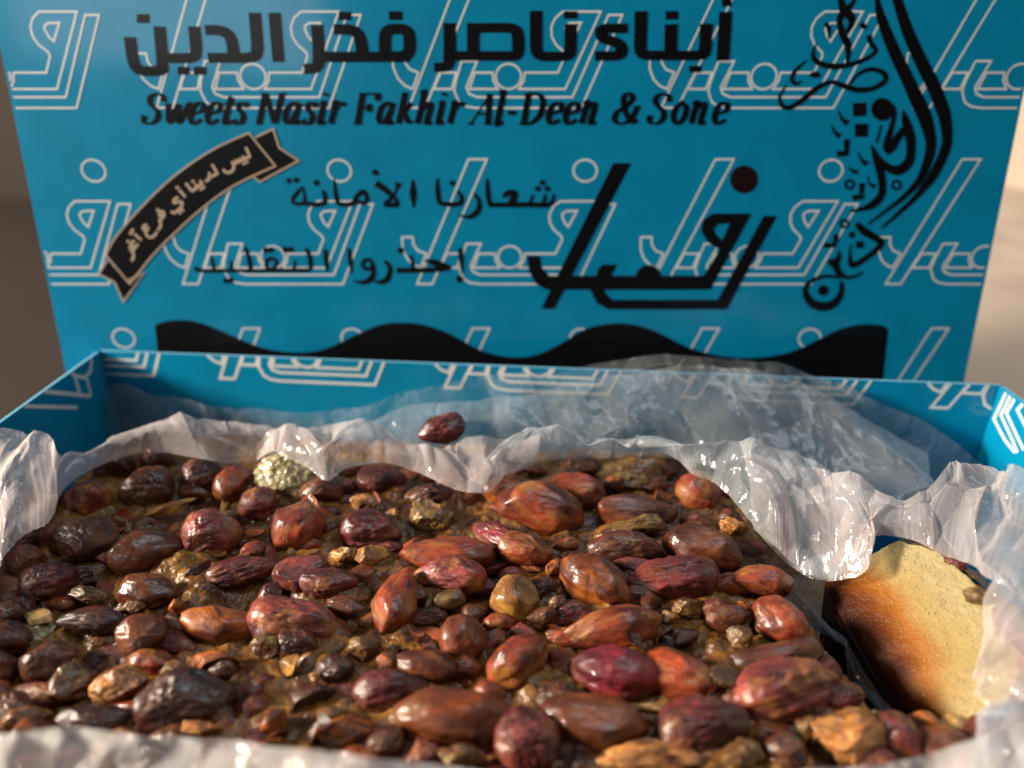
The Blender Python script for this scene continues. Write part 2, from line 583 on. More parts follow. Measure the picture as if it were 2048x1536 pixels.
# ------------------------------------------------------------------ print: flat ink shapes on the card
class Print:
    """collects flat ink shapes; pixel -> panel coordinates through `to_uv`"""
    def __init__(self, clip=None):
        self.v, self.f, self.k, self.clip = [], [], 0, clip

    def poly(self, pts, holes=()):
        loops = [[Vector((p[0], p[1], 0)) for p in pts]] + [[Vector((p[0], p[1], 0)) for p in h] for h in holes]
        tris = tessellate_polygon(loops)
        flat = [p for l in loops for p in l]
        b = len(self.v)
        self.k += 1
        self.v += [(p.x, p.y, (self.k % 25) * 0.00012) for p in flat]
        for t in tris: self.f.append(tuple(b + i for i in t))

    def stroke(self, pts, ws):
        """pts list of (u,v); ws width per point; mitred ribbon"""
        p = np.array(pts, float)
        ws = np.array(ws, float)
        keep = [0] + [i for i in range(1, len(p)) if np.linalg.norm(p[i] - p[i - 1]) > 1e-5]
        p, ws = p[keep], ws[keep]
        if len(p) < 2: return
        closed = np.linalg.norm(p[0] - p[-1]) < 1e-4
        d = np.diff(p, axis=0)
        d /= np.linalg.norm(d, axis=1)[:, None]
        L, Rr = [], []
        n = len(p)
        for i in range(n):
            a = d[i - 1] if i > 0 else (d[-1] if closed else d[0])
            b = d[i] if i < n - 1 else (d[0] if closed else d[-1])
            t = a + b
            tl = np.linalg.norm(t)
            t = a if tl < 0.3 else t / tl
            nn = np.array([-t[1], t[0]])
            c = max(0.45, abs(np.dot(nn, np.array([-a[1], a[0]]))))
            L.append(p[i] + nn * ws[i] / 2 / c)
            Rr.append(p[i] - nn * ws[i] / 2 / c)
        b0 = len(self.v)
        self.k += 1
        z = (self.k % 25) * 0.00012
        for l, r in zip(L, Rr):
            self.v += [(l[0], l[1], z), (r[0], r[1], z)]
        for i in range(n - 1):
            k = b0 + 2 * i
            self.f.append((k, k + 1, k + 3, k + 2))

    def build(self, name, mat, parent, origin, eu, ev, en, lift):
        if not self.v: return None
        a = np.array(self.v)
        P = origin + a[:, :1] * eu + a[:, 1:2] * ev + (a[:, 2:3] + lift) * en
        return mesh(name, P, self.f, mat, parent)


def smooth_pts(pts, n=6):
    """Catmull-Rom through points (any dimension)"""
    p = np.array(pts, float)
    if len(p) < 3: return p
    e = np.vstack([2 * p[0] - p[1], p, 2 * p[-1] - p[-2]])
    o = []
    for i in range(1, len(e) - 2):
        for t in np.linspace(0, 1, n, endpoint=False):
            o.append(0.5 * ((2 * e[i]) + (-e[i - 1] + e[i + 1]) * t + (2 * e[i - 1] - 5 * e[i] + 4 * e[i + 1] - e[i + 2]) * t * t
                            + (-e[i - 1] + 3 * e[i] - 3 * e[i + 1] + e[i + 2]) * t ** 3))
    o.append(p[-1])
    return np.array(o)


def fillet(pts, r, closed=False, n=5):
    """round the corners of a polyline by radius-like distance r"""
    p = [np.array(q, float) for q in pts]
    o = []
    m = len(p)
    for i in range(m):
        if not closed and i in (0, m - 1):
            o.append(p[i]); continue
        a, b, c = p[i - 1], p[i], p[(i + 1) % m]
        ra = min(r, np.linalg.norm(a - b) * 0.49)
        rc = min(r, np.linalg.norm(c - b) * 0.49)
        A = b + (a - b) / np.linalg.norm(a - b) * ra
        Cc = b + (c - b) / np.linalg.norm(c - b) * rc
        for t in np.linspace(0, 1, n):
            o.append((1 - t) ** 2 * A + 2 * t * (1 - t) * b + t * t * Cc)
    return np.array(o)


# lid: leaning back 7 degrees behind the tray
LEAN = R(7.0)
LP0 = np.array([0.0, 17.95, 4.8])
LU = np.array([1.0, 0, 0])
LV = np.array([0, math.sin(LEAN), math.cos(LEAN)])
LN = np.array([0, -math.cos(LEAN), math.sin(LEAN)])


def lid_uv(x, y):
    p = on_plane(x, y, LP0, LN) - LP0
    return np.array([p @ LU, p @ LV])


CROPS = {'R1': (240, 0, 5.12), 'R2': (600, 0, 5.12), 'R3': (860, 0, 5.12), 'R4': (1180, 0, 5.906), 'R5': (1540, 0, 5.12),
         'R6': (1560, 200, 5.12), 'R7': (1560, 400, 5.12), 'B1': (180, 240, 4.043), 'T1': (550, 330, 6.827), 'T2': (840, 330, 6.827),
         'T3': (380, 470, 6.827), 'T4': (660, 470, 6.827), 'K': (1000, 280, 1.954), 'P': (0, 0, 1.0)}


def cuv(crop, x, y):
    a, b, s = CROPS[crop]
    return lid_uv(a + x / s, b + y / s)


def px_scale(crop, x, y):
    a, b, s = CROPS[crop]
    c = lid_uv(a + x / s, b + y / s)
    return np.linalg.norm(lid_uv(a + x / s + 1, b + y / s) - c) / s


def brush(pr, crop, pts, wv, wh, fil=40, sm=False):
    """direction dependent brush: wv across vertical runs, wh across horizontal runs"""
    q = smooth_pts(pts, 5) if sm else fillet(pts, fil)
    uv = [cuv(crop, *p) for p in q]
    ws = []
    for i in range(len(q)):
        a, b = q[max(0, i - 1)], q[min(len(q) - 1, i + 1)]
        d = (b - a) / (np.linalg.norm(b - a) + 1e-9)
        ws.append(math.hypot(wv * d[1], wh * d[0]) * px_scale(crop, *q[i]))
    pr.stroke(uv, ws)


def vstroke(pr, crop, pts, k=1.0):
    """variable width smooth stroke, points (x, y, w)"""
    q = smooth_pts(pts, 6)
    pr.stroke([cuv(crop, p[0], p[1]) for p in q], [max(2, p[2]) * k * px_scale(crop, p[0], p[1]) for p in q])


def dot(pr, crop, x, y, rx, ry=None):
    ry = ry or rx
    pr.poly([cuv(crop, x + rx * math.cos(t), y + ry * math.sin(t)) for t in np.linspace(0, 2 * math.pi, 20, endpoint=False)])


def ring(pr, crop, x, y, r, w):
    pts = [cuv(crop, x + r * math.cos(t), y + r * math.sin(t)) for t in np.linspace(0, 2 * math.pi, 33)]
    pr.stroke(pts, [w * px_scale(crop, x, y)] * len(pts))


def quad(pr, crop, x0, y0, x1, y1):
    pr.poly([cuv(crop, x0, y0), cuv(crop, x1, y0), cuv(crop, x1, y1), cuv(crop, x0, y1)])


# --- the repeated outlined word, traced once, kept in panel units around its round letter
UC = cuv('R3', 805, 785)


def U(pts):
    return [cuv('R3', *p) - UC for p in pts]


def circ(x, y, r, a0=0, a1=2 * math.pi, n=29):
    return [(x + r * math.cos(t), y + r * math.sin(t)) for t in np.linspace(a0, a1, n)]


UNIT = []
UNIT.append(U([(-61, 1110), (-231, 1110), (340, -400), (547, -400), (-61, 1110)]))
UNIT.append(U([(-131, 745), (-221, 710), (-271, 640), (-285, 545), (-403, 545), (-391, 700), (-341, 810), (-271, 880), (-191, 915), (-131, 745)]))
UNIT.append(U([(100, 745), (262, 745), (215, 915), (30, 915), (100, 745)]))
UNIT.append(U([(318, 625), (255, 840), (243, 940), (290, 1050), (360, 1095), (470, 1112), (1560, 1112), (1990, 145), (1845, 145), (1470, 1000),
               (480, 1000), (395, 965), (368, 900), (390, 840), (480, 625), (318, 625)]))
UNIT.append(U([(455, 745), (640, 745), (648, 830), (695, 915), (400, 915), (455, 745)]))
UNIT.append(U(circ(805, 785, 132)))
UNIT.append(U([(975, 745), (1318, 745), (1392, 575), (1385, 535), (1300, 455), (1255, 370), (1250, 270), (1290, 180), (1370, 110), (1765, 110), (1395, 915),
               (912, 915), (962, 830), (975, 745)]))
UNIT.append(U([(1395, 300), (1395, 262), (1440, 230), (1560, 226), (1462, 420), (1420, 370), (1395, 300)]))
UNIT.append(U(circ(1652, -262, 132)))


def clip_halfplanes(poly, planes):
    """split a polyline by half planes (a,b,c): keep a*u+b*v<=c"""
    segs = [poly]
    for a, b, c in planes:
        nxt = []
        for s in segs:
            cur = []
            for i in range(len(s)):
                p = s[i]
                d = a * p[0] + b * p[1] - c
                if i:
                    q = s[i - 1]
                    dq = a * q[0] + b * q[1] - c
                    if (d > 0) != (dq > 0):
                        t = dq / (dq - d)
                        x = q + (p - q) * t
                        cur.append(x)
                        if d > 0:
                            if len(cur) > 1: nxt.append(cur)
                            cur = []
                if d <= 0: cur.append(p)
            if len(cur) > 1: nxt.append(cur)
        segs = nxt
    return segs


def place_unit(pr, off, k, w, planes):
    for pl in UNIT:
        pts = [p * k + off for p in pl]
        for s in clip_halfplanes(pts, planes):
            pr.stroke(s, [w] * len(s))


# --- lid object
lid = empty("box_cover", (0, 18, 0))
tag(lid, "blue cardboard box lid with black Arabic lettering, standing upright behind the open tray", "box lid")
LX0, LX1 = lid_uv(131, 740)[0], lid_uv(1928, 765)[0]
vbot, vtop = -4.75, 14.2
LT = 0.06


def lid_box(name, u0, u1, v0, v1, n0, n1, mat):
    P = [LP0 + u * LU + v * LV + n * LN for u in (u0, u1) for v in (v0, v1) for n in (n0, n1)]
    f = [(0, 1, 3, 2), (4, 6, 7, 5), (0, 4, 5, 1), (2, 3, 7, 6), (0, 2, 6, 4), (1, 5, 7, 3)]
    return mesh(name, P, f, mat, lid)


face = lid_box("front_panel", LX0, LX1, vbot, vtop, -LT, 0, M_BLUE)
lid_box("side_panel", LX0, LX0 + LT, vbot, vtop, -3.0, -LT - 0.003, M_BLUE)
lid_box("side_panel", LX1 - LT, LX1, vbot, vtop, -3.0, -LT - 0.003, M_BLUE)
lid_box("top_panel", LX0 + LT + 0.003, LX1 - LT - 0.003, vtop - LT, vtop, -3.0, -LT - 0.003, M_BLUE)
lid_box("bottom_panel", LX0 + LT + 0.003, LX1 - LT - 0.003, vbot, vbot + LT, -3.0, -LT - 0.003, M_BLUE)


def lid_print(pr, name, mat, lift):
    return pr.build(name, mat, lid, LP0, LU, LV, LN, lift)


row1 = lid_uv(1017, 153)
row2 = lid_uv(1019.5, 514)
row3dot = lid_uv(1165, 674)
row2dot = lid_uv(1170, 339)
period = ((lid_uv(1665, 340) - lid_uv(190, 340))[0]) / 3.0
rowstep = row1[1] - row2[1]
pr = Print()
edge = [(-1, 0, -(LX0 + 0.08)), (1, 0, LX1 - 0.08), (0, -1, -(vbot + 0.1)), (0, 1, vtop - 0.1)]
UK = 0.985
for r in range(-2, 4):
    base = np.array([row2[0] + (row1[0] - row2[0]) * r, row2[1] + rowstep * r])
    for k in range(-4, 4):
        place_unit(pr, base + np.array([period * k, 0]), UK, 0.045, edge)
lid_print(pr, "pattern_print", M_WHITE, 0.002)

# --- black title
pr = Print()
for pts in ([(100, 380), (135, 640), (190, 728), (420, 728), (440, 690), (405, 270)], [(420, 595), (745, 595), (785, 540), (760, 270)],
            [(870, 308), (1060, 308), (1150, 400), (1168, 600)], [(900, 592), (1370, 592), (1412, 530), (1380, 130)], [(1582, 130), (1625, 635)]):
    brush(pr, 'R1', pts, 126, 95, 90)
quad(pr, 'R1', 172, 145, 300, 235); quad(pr, 'R1', 590, 682, 712, 765); quad(pr, 'R1', 755, 682, 882, 765)
for pts in ([(172, 255), (195, 560), (180, 700), (40, 705)], [(240, 582), (1120, 582)], [(345, 300), (560, 300), (625, 400), (640, 590)],
            [(900, 578), (870, 578), (868, 295), (1120, 295), (1122, 578), (900, 578)]):
    brush(pr, 'R2', pts, 126, 98, 100)
quad(pr, 'R2', 395, 120, 525, 205); quad(pr, 'R2', 910, 115, 1045, 205)
for pts in ([(200, 235), (202, 560), (185, 688), (40, 690)], [(230, 572), (870, 572)], [(440, 235), (440, 590)],
            [(440, 380), (460, 283), (880, 283), (905, 400), (900, 572), (800, 572)],
            [(1085, 110), (1085, 578), (1420, 578), (1437, 520), (1440, 245)],
            [(2022, 290), (1740, 290), (1760, 400), (1950, 440), (1970, 572), (1688, 572)]):
    brush(pr, 'R3', pts, 126, 90, 100)
quad(pr, 'R3', 1370, 115, 1507, 190)
for pts in ([(602, 130), (588, 655), (1330, 655), (1360, 590), (1372, 280)], [(958, 285), (948, 660)], [(1600, 140), (1565, 715)]):
    brush(pr, 'R4', pts, 150, 105, 110)
quad(pr, 'R4', 890, 130, 1042, 230); quad(pr, 'R4', 1170, 775, 1315, 855); quad(pr, 'R4', 1555, -40, 1670, 75)
lid_print(pr, "title_lettering", M_BLACK, 0.0055)

# --- latin line, bold italic serif letters drawn with a broad nib
GL = {
    'S': [[(35, 44), (34, 54), (22, 60), (10, 54), (9, 43), (18, 33), (28, 23), (28, 9), (16, 0), (3, 4), (1, 17)]],
    'w': [[(1, 41), (9, 2), (22, 38)], [(22, 40), (27, 2), (42, 36), (40, 42)]],
    'e': [[(6, 19), (24, 26), (25, 38), (16, 42), (6, 32), (3, 14), (10, 0), (26, 8)]],
    't': [[(15, 54), (8, 8), (12, 0), (21, 6)], [(2, 41), (23, 41)]],
    's': [[(23, 32), (20, 41), (9, 40), (8, 29), (18, 18), (17, 4), (7, 0), (0, 9)]],
    'N': [[(4, 1), (8, 58)], [(9, 60), (35, 1)], [(36, 1), (42, 58)], [(0, 60), (12, 60)], [(36, 60), (50, 60)], [(-2, 0), (10, 0)]],
    'a': [[(28, 42), (22, 6), (26, 0), (33, 5)], [(25, 36), (16, 42), (5, 30), (3, 10), (9, 1), (18, 8), (24, 24)]],
    'i': [[(2, 40), (8, 41), (5, 5), (8, 0), (15, 5)], [(9, 56), (9.5, 62)]],
    'r': [[(1, 40), (8, 41), (3, 0)], [(5, 24), (14, 40), (22, 41), (23, 35)]],
    'F': [[(9, 0), (11, 60)], [(3, 60), (42, 60), (42, 46)], [(9, 32), (28, 32), (28, 24)], [(1, 0), (19, 0)], [(28, 32), (28, 40)]],
    'k': [[(1, 60), (8, 61), (3, 0)], [(5, 18), (24, 41)], [(10, 24), (23, 2), (31, 5)]],
    'h': [[(1, 60), (8, 61), (3, 0)], [(5, 24), (17, 41), (25, 36), (21, 5), (24, 0), (30, 5)]],
    'A': [[(3, 0), (34, 60)], [(33, 60), (38, 0)], [(12, 20), (36, 20)], [(-3, 0), (9, 0)], [(30, 0), (46, 0)]],
    'l': [[(1, 60), (8, 61), (4, 4), (8, 0), (14, 5)]],
    '-': [[(0, 22), (17, 22)]],
    'D': [[(9, 0), (11, 60)], [(3, 60), (28, 60), (42, 44), (38, 16), (20, 0), (0, 0)]],
    'n': [[(1, 40), (8, 41), (3, 0)], [(5, 24), (17, 41), (25, 36), (21, 5), (24, 0), (30, 5)]],
    '&': [[(46, 34), (38, 12), (20, 0), (5, 6), (6, 22), (24, 36), (34, 50), (26, 61), (16, 52), (22, 28), (38, 3), (50, 8)], [(38, 34), (54, 34)]],
    'o': [[(16, 42), (5, 30), (3, 12), (12, 0), (24, 12), (26, 32), (16, 42)]],
}
TXT = [('S', 285), ('w', 330), ('e', 376), ('e', 410), ('t', 441), ('s', 466), ('N', 514), ('a', 566), ('s', 604), ('i', 634), ('r', 658),
       ('F', 706), ('a', 753), ('k', 794), ('h', 832), ('i', 871), ('r', 896), ('A', 938), ('l', 990), ('-', 1012), ('D', 1038), ('e', 1092),
       ('e', 1126), ('n', 1160), ('&', 1224), ('S', 1296), ('o', 1342), ('n', 1379), ('e', 1424)]
pr = Print()
for ch, x0 in TXT:
    for st in GL[ch]:
        q = smooth_pts(st, 5) if len(st) > 2 and ch not in 'NFkA' else fillet(st, 3) if len(st) > 2 else np.array(st, float)
        uv, ws = [], []
        for i in range(len(q)):
            x, y = q[i]
            X, Y = x0 + x + 0.14 * y, 247.5 - y
            a, b = q[max(0, i - 1)], q[min(len(q) - 1, i + 1)]
            d = (b - a) / (np.linalg.norm(b - a) + 1e-9)
            w = math.hypot(12.5 * d[1], 3.8 * d[0])
            if ch == '-': w = 8
            if ch in 'NA' and d[1] > 0 and d[0] > 0.2: w = 3.5
            uv.append(lid_uv(X, Y)); ws.append(w * px_scale('P', X, Y))
        pr.stroke(uv, ws)
lid_print(pr, "subtitle_lettering", M_BLACK, 0.0055)

# --- calligraphy column
pr = Print()
for st in ([(1085, -60, 30), (1095, 0, 45), (1135, 180, 90), (1250, 480, 112), (1400, 800, 122), (1530, 1080, 140), (1592, 1224, 135), (1642, 1424, 108), (1632, 1584, 105),
            (1542, 1824, 85), (1382, 2004, 55), (1202, 2144, 38), (1002, 2294, 22)],
           [(1270, -60, 80), (1300, 0, 92), (1400, 300, 112), (1530, 600, 122), (1680, 900, 132), (1760, 1110, 130), (1792, 1224, 122), (1812, 1424, 105), (1772, 1584, 108),
            (1662, 1804, 100), (1502, 2004, 62), (1302, 2194, 42), (1142, 2334, 26)],
           [(715, -60, 50), (725, 0, 60), (750, 100, 80), (825, 170, 80), (830, 250, 60), (780, 330, 35)],
           [(870, -40, 20), (850, 20, 40), (800, 80, 60), (730, 150, 70), (712, 250, 62), (755, 380, 72), (800, 480, 68), (790, 640, 30)],
           [(475, 440, 12), (435, 560, 42), (490, 640, 52), (640, 680, 58), (820, 660, 48), (1000, 590, 40), (1080, 520, 40), (1030, 440, 45), (1010, 360, 62)],
           [(560, 240, 42), (600, 290, 36), (600, 400, 12)],
           [(375, 615, 12), (260, 720, 38), (222, 810, 42), (270, 860, 30), (322, 820, 12)],
           [(170, 865, 12), (100, 980, 30), (120, 1080, 42), (200, 1100, 48), (320, 1030, 52), (480, 900, 52), (620, 840, 40), (740, 875, 52), (900, 920, 54),
            (1060, 900, 46), (1180, 820, 52), (1150, 740, 48), (1020, 710, 42), (900, 760, 32), (815, 860, 22)]):
    vstroke(pr, 'R5', st)
pr.poly([cuv('R5', *p) for p in ((905, 262), (945, 220), (1000, 270), (958, 302))])
dot(pr, 'R5', 460, 765, 55, 32)
pr.poly([cuv('R6', *p) for p in ((745, 32), (880, 25), (880, 160), (745, 168))])
pr.poly([cuv('R6', *p) for p in ((765, 240), (900, 245), (895, 375), (765, 378))])
dot(pr, 'R6', 1045, 95, 115, 118)
for st in ([(1130, 60, 80), (1165, 150, 50), (1135, 290, 55), (1100, 400, 70), (1095, 480, 85), (1130, 545, 60)],
           [(1125, 500, 110), (1190, 400, 85), (1250, 320, 75), (1290, 290, 90)],
           [(1255, 100, 12), (1285, 220, 80), (1330, 380, 100), (1338, 520, 90), (1310, 640, 105), (1210, 718, 100), (1100, 690, 75), (1000, 600, 60), (930, 460, 16)],
           [(935, 470, 20), (985, 600, 75), (1035, 780, 78), (1040, 950, 78), (960, 1060, 85), (850, 1110, 50), (700, 1140, 16)],
           [(1035, 250, 20), (985, 440, 22)],
           [(595, 100, 8), (630, 190, 28), (690, 240, 62)], [(520, 250, 8), (560, 330, 28), (608, 370, 62)],
           [(680, 400, 60), (680, 520, 50)], [(700, 545, 45), (580, 550, 60)], [(795, 530, 8), (830, 610, 25), (885, 655, 58)],
           [(700, 680, 8), (735, 725, 30), (790, 735, 50)], [(895, 770, 12), (910, 850, 20), (970, 890, 50)],
           [(840, 850, 60), (830, 960, 50)], [(860, 990, 45), (740, 1000, 60)]):
    vstroke(pr, 'R6', st)
ring(pr, 'R6', 710, 865, 42, 26); ring(pr, 'R6', 1190, 870, 42, 26)
ring(pr, 'R7', 655, 240, 38, 26); dot(pr, 'R7', 735, 355, 34); quad(pr, 'R7', 775, 420, 855, 492); dot(pr, 'R7', 440, 925, 55)
for st in ([(575, 345, 55), (565, 440, 50)], [(570, 465, 45), (445, 462, 55)],
           [(780, 240, 50), (860, 320, 80), (960, 380, 70), (1035, 440, 70), (970, 520, 60), (830, 625, 60), (735, 665, 60), (712, 560, 28), (730, 440, 12)],
           [(600, 510, 12), (590, 610, 60), (490, 645, 70)], [(560, 650, 80), (600, 740, 60), (680, 790, 40), (780, 775, 32), (855, 725, 10)],
           [(620, 790, 34), (450, 780, 34), (300, 840, 45), (258, 940, 60), (320, 1050, 85), (440, 1090, 100), (560, 1050, 85), (625, 940, 60), (625, 830, 40)]):
    vstroke(pr, 'R7', st)
lid_print(pr, "calligraphy_lettering", M_BLACK, 0.0055)

# --- black logo word
pr = Print()


def kp(pts, holes=()):
    pr.poly([cuv('K', *p) for p in pts], [[cuv('K', *p) for p in h] for h in holes])


kp([(442, 90), (512, 90), (212, 660), (160, 660)])
kp([(106, 453), (155, 453), (162, 495), (190, 530), (795, 530), (858, 428), (812, 400), (785, 355), (793, 312), (832, 287), (982, 287), (822, 585), (180, 585), (138, 560), (112, 510)],
   [[(835, 345), (850, 330), (898, 325), (868, 392), (842, 368)]])
kp([(1030, 296), (1082, 296), (886, 662), (425, 662), (378, 638), (355, 592), (356, 570), (405, 570), (412, 600), (440, 624), (850, 624)])
kp([(398, 486), (458, 486), (425, 548), (375, 548), (380, 510)])
dot(pr, 'K', 580, 537, 50)
lid_print(pr, "logo_lettering", M_BLACK, 0.0055)
pr = Print()
dot(pr, 'K', 953, 154, 55)
lid_print(pr, "logo_dot", card_mat("dark_maroon_ink", (0.012, 0.004, 0.004), 0.35, 0.35), 0.0055)

# --- two slogans
pr = Print()
for st in ([(375, 285, 15), (310, 370, 50), (245, 460, 50), (260, 520, 45), (390, 522, 50), (405, 430, 40), (380, 300, 25)],
           [(420, 530, 60), (600, 537, 60), (685, 500, 62), (675, 400, 52), (640, 345, 36)],
           [(808, 190, 25), (822, 350, 52), (850, 490, 60), (900, 535, 60), (1060, 525, 60), (1120, 420, 60), (1210, 365, 60), (1255, 450, 60), (1235, 520, 50), (1120, 500, 60)],
           [(1375, 250, 95), (1500, 330, 80), (1625, 440, 60)], [(1690, 240, 100), (1655, 340, 30), (1600, 440, 50), (1500, 525, 50)], [(1480, 540, 60), (1660, 540, 66), (1640, 440, 40)],
           [(1880, 200, 25), (1885, 380, 92), (1892, 585, 22)]):
    vstroke(pr, 'T1', st, 1.05)
for x, y, r_ in ((190, 212, 36), (290, 205, 38), (565, 242, 42), (1365, 98, 44), (1400, 120, 22)): dot(pr, 'T1', x, y, r_)
for st in ([(235, 180, 30), (240, 350, 60), (270, 510, 60), (400, 537, 62), (550, 520, 60), (560, 420, 52), (505, 355, 36)],
           [(735, 385, 35), (805, 490, 52), (790, 620, 72), (680, 705, 60), (520, 685, 16)],
           [(915, 180, 30), (922, 350, 60), (945, 530, 60)], [(930, 540, 62), (1200, 543, 65), (1500, 540, 66), (1770, 535, 60), (1830, 395, 25)],
           [(1130, 440, 40), (1190, 385, 70), (1290, 385, 80), (1270, 470, 90), (1220, 540, 80)],
           [(1500, 530, 50), (1540, 405, 28)], [(1680, 530, 50), (1712, 395, 28)]):
    vstroke(pr, 'T2', st, 1.05)
for x, y in ((440, 246), (1670, 240), (1605, 322), (1735, 322)): dot(pr, 'T2', x, y, 38)
for st in ([(95, 430, 25), (120, 482, 50), (650, 486, 46), (1640, 478, 52)], [(330, 460, 60), (290, 285, 22)], [(565, 460, 50), (565, 345, 26)],
           [(755, 160, 40), (800, 300, 58), (830, 460, 60)], [(1425, 460, 46), (1430, 345, 26)], [(1580, 180, 50), (1635, 300, 60), (1652, 470, 60)],
           [(1845, 190, 40), (1860, 330, 70), (1872, 505, 24)]):
    vstroke(pr, 'T3', st, 1.05)
ring(pr, 'T3', 1110, 390, 72, 48)
for x, y in ((1035, 205), (1105, 200), (1300, 198), (1375, 198), (490, 622), (560, 618)): dot(pr, 'T3', x, y, 40)
for st in ([(255, 180, 40), (275, 330, 62), (292, 525, 22)], [(590, 400, 45), (585, 550, 68), (480, 642, 66), (310, 630, 16)],
           [(745, 350, 45), (818, 450, 58), (785, 590, 72), (700, 642, 66), (570, 618, 14)], [(905, 482, 70), (1120, 482, 66), (1400, 474, 68), (1640, 452, 50)],
           [(1140, 470, 60), (1105, 270, 30)], [(1300, 345, 36), (1450, 385, 92), (1650, 450, 50)], [(1775, 180, 60), (1790, 330, 62), (1802, 525, 20)]):
    vstroke(pr, 'T4', st, 1.05)
ring(pr, 'T4', 512, 400, 66, 52)
dot(pr, 'T4', 965, 210, 44); dot(pr, 'T4', 1768, 602, 48)
lid_print(pr, "slogan_lettering", M_BLACK, 0.0055)

# --- banner
pr = Print()
tb_ = [(128, 1090), (200, 960), (330, 800), (480, 640), (650, 480), (850, 330), (1050, 210), (1285, 105)]
bb_ = [(1500, 372), (1280, 470), (1100, 570), (900, 720), (700, 900), (520, 1080), (322, 1325)]
tops, bots = smooth_pts(tb_, 4), smooth_pts(bb_, 4)
main = [tuple(p) for p in tops] + [tuple(p) for p in bots]


def samp2(pl, n):
    pl = np.array(pl, float)
    seg = np.linalg.norm(np.diff(pl, axis=0), axis=1)
    c_ = np.concatenate([[0], np.cumsum(seg)]) / seg.sum()
    t = np.linspace(0, 1, n)
    return np.stack([np.interp(t, c_, pl[:, 0]), np.interp(t, c_, pl[:, 1])], -1)


tailr = [(1340, 140), (1482, 72), (1530, 225), (1688, 330), (1455, 455), (1375, 500), (1310, 450)]
taill = [(140, 1135), (72, 1245), (200, 1310), (272, 1468), (440, 1235), (300, 1300)]
for t in (tailr, taill, main): pr.poly([cuv('B1', *p) for p in t])
lid_print(pr, "banner_ribbon", M_BLACK, 0.009)
pr = Print()
for t in (tailr, taill, main):
    q = [cuv('B1', *p) for p in t] + ([cuv('B1', *t[0])] if t is main else [])
    pr.stroke(q, [13 * px_scale('B1', 800, 700)] * len(q))
cen = (samp2(tops, 60) + samp2(bots[::-1], 60)) / 2
cseg = np.linalg.norm(np.diff(cen, axis=0), axis=1); cs = np.concatenate([[0], np.cumsum(cseg)])


def arc(x, y):
    d = 95 + x * (cs[-1] - 190) / 1500
    i = min(np.searchsorted(cs, d), len(cs) - 1)
    i = max(i, 1)
    p = cen[i - 1] + (cen[i] - cen[i - 1]) * (d - cs[i - 1]) / cseg[i - 1]
    t = cen[min(i + 2, len(cen) - 1)] - cen[max(i - 3, 0)]
    t = t / np.linalg.norm(t)
    nrm = np.array([t[1], -t[0]])
    return p + nrm * (y - 25) * 0.78


def bs(pts, w=21):
    q = smooth_pts(pts, 5) if len(pts) > 2 else np.array(pts, float)
    pr.stroke([cuv('B1', *arc(*p)) for p in q], [w * px_scale('B1', 700, 700)] * len(q))


for st in ([(1480, 115), (1480, 10)], [(1488, 8), (1310, 8)], [(1425, 45), (1425, 8)], [(1385, 42), (1385, 8)], [(1350, 42), (1350, 8)],
           [(1315, 42), (1312, -10), (1285, -45), (1240, -45), (1215, -15), (1218, 12)],
           [(1150, 115), (1150, 8)], [(1158, 8), (1090, 8)], [(1095, 62), (1072, 20), (1060, 6), (1018, 6)],
           [(985, 48), (982, 8)], [(990, 8), (864, 8)], [(930, 48), (930, 8)], [(870, 8), (870, 115)],
           [(790, 105), (790, 4)], [(740, 50), (705, 62), (680, 38), (722, 8), (735, -20), (690, -45), (620, -40), (605, -5)],
           [(530, 22), (506, 45), (530, 68), (554, 45), (530, 12), (470, 8)], [(478, 22), (465, -20), (430, -45), (402, -45)],
           [(372, 72), (335, 86), (318, 58), (355, 40), (310, 22), (298, -25), (330, -60), (388, -55)],
           [(235, 108), (235, 4)], [(262, 138), (245, 146), (225, 134), (206, 142)], [(192, 52), (165, 68), (105, 44)], [(160, 50), (125, 8)], [(190, 8), (98, 8)],
           [(105, 32), (95, -15), (60, -45), (28, -45)]):
    bs(st)
for x, y in ((1435, -32), (1405, -32), (975, -32), (945, -32), (930, 82), (790, 135), (690, -78), (658, -78), (530, 102), (150, 104)):
    c_ = arc(x, y)
    dot(pr, 'B1', c_[0], c_[1], 13)
lid_print(pr, "banner_lettering", M_TAN, 0.0125)

# --- wave band at the foot of the lid
pr = Print()
wv = [(310, 650), (330, 643), (362, 640), (400, 645), (450, 665), (520, 694), (590, 705), (650, 698), (700, 675), (755, 651), (800, 645), (850, 650), (900, 668),
      (960, 700), (1020, 714), (1070, 710), (1120, 688), (1170, 658), (1220, 647), (1262, 648), (1310, 662), (1380, 696), (1450, 713), (1520, 715), (1580, 704),
      (1630, 682), (1680, 658), (1725, 648), (1765, 651), (1776, 660)]
wp = [tuple(p) for p in smooth_pts(wv, 3)] + [(1762, 790), (324, 790)]
pr.poly([cuv('P', *p) for p in wp])
lid_print(pr, "wave_band", M_BLACK, 0.0055)

# ------------------------------------------------------------------ the tray
TZ = 5.0
BL = at_z(200, 702, TZ); BR = at_z(2000, 771, TZ)
wd = (BR - BL) / np.linalg.norm(BR - BL)
LDIR = at_z(0, 846, TZ) - BL; LDIR /= np.linalg.norm(LDIR)
RDIR = at_z(2048, 810, TZ) - BR; RDIR /= np.linalg.norm(RDIR)
RDIR = np.array([0.03, -1, 0.0]); RDIR /= np.linalg.norm(RDIR)
DEP = 16.0
FL, FR = BL + LDIR * DEP, BR + RDIR * DEP
tray = empty("box_tray", (0, 10, 0))
tag(tray, "open blue cardboard tray with white outlined print holding the sweets", "box")
WT = 0.07


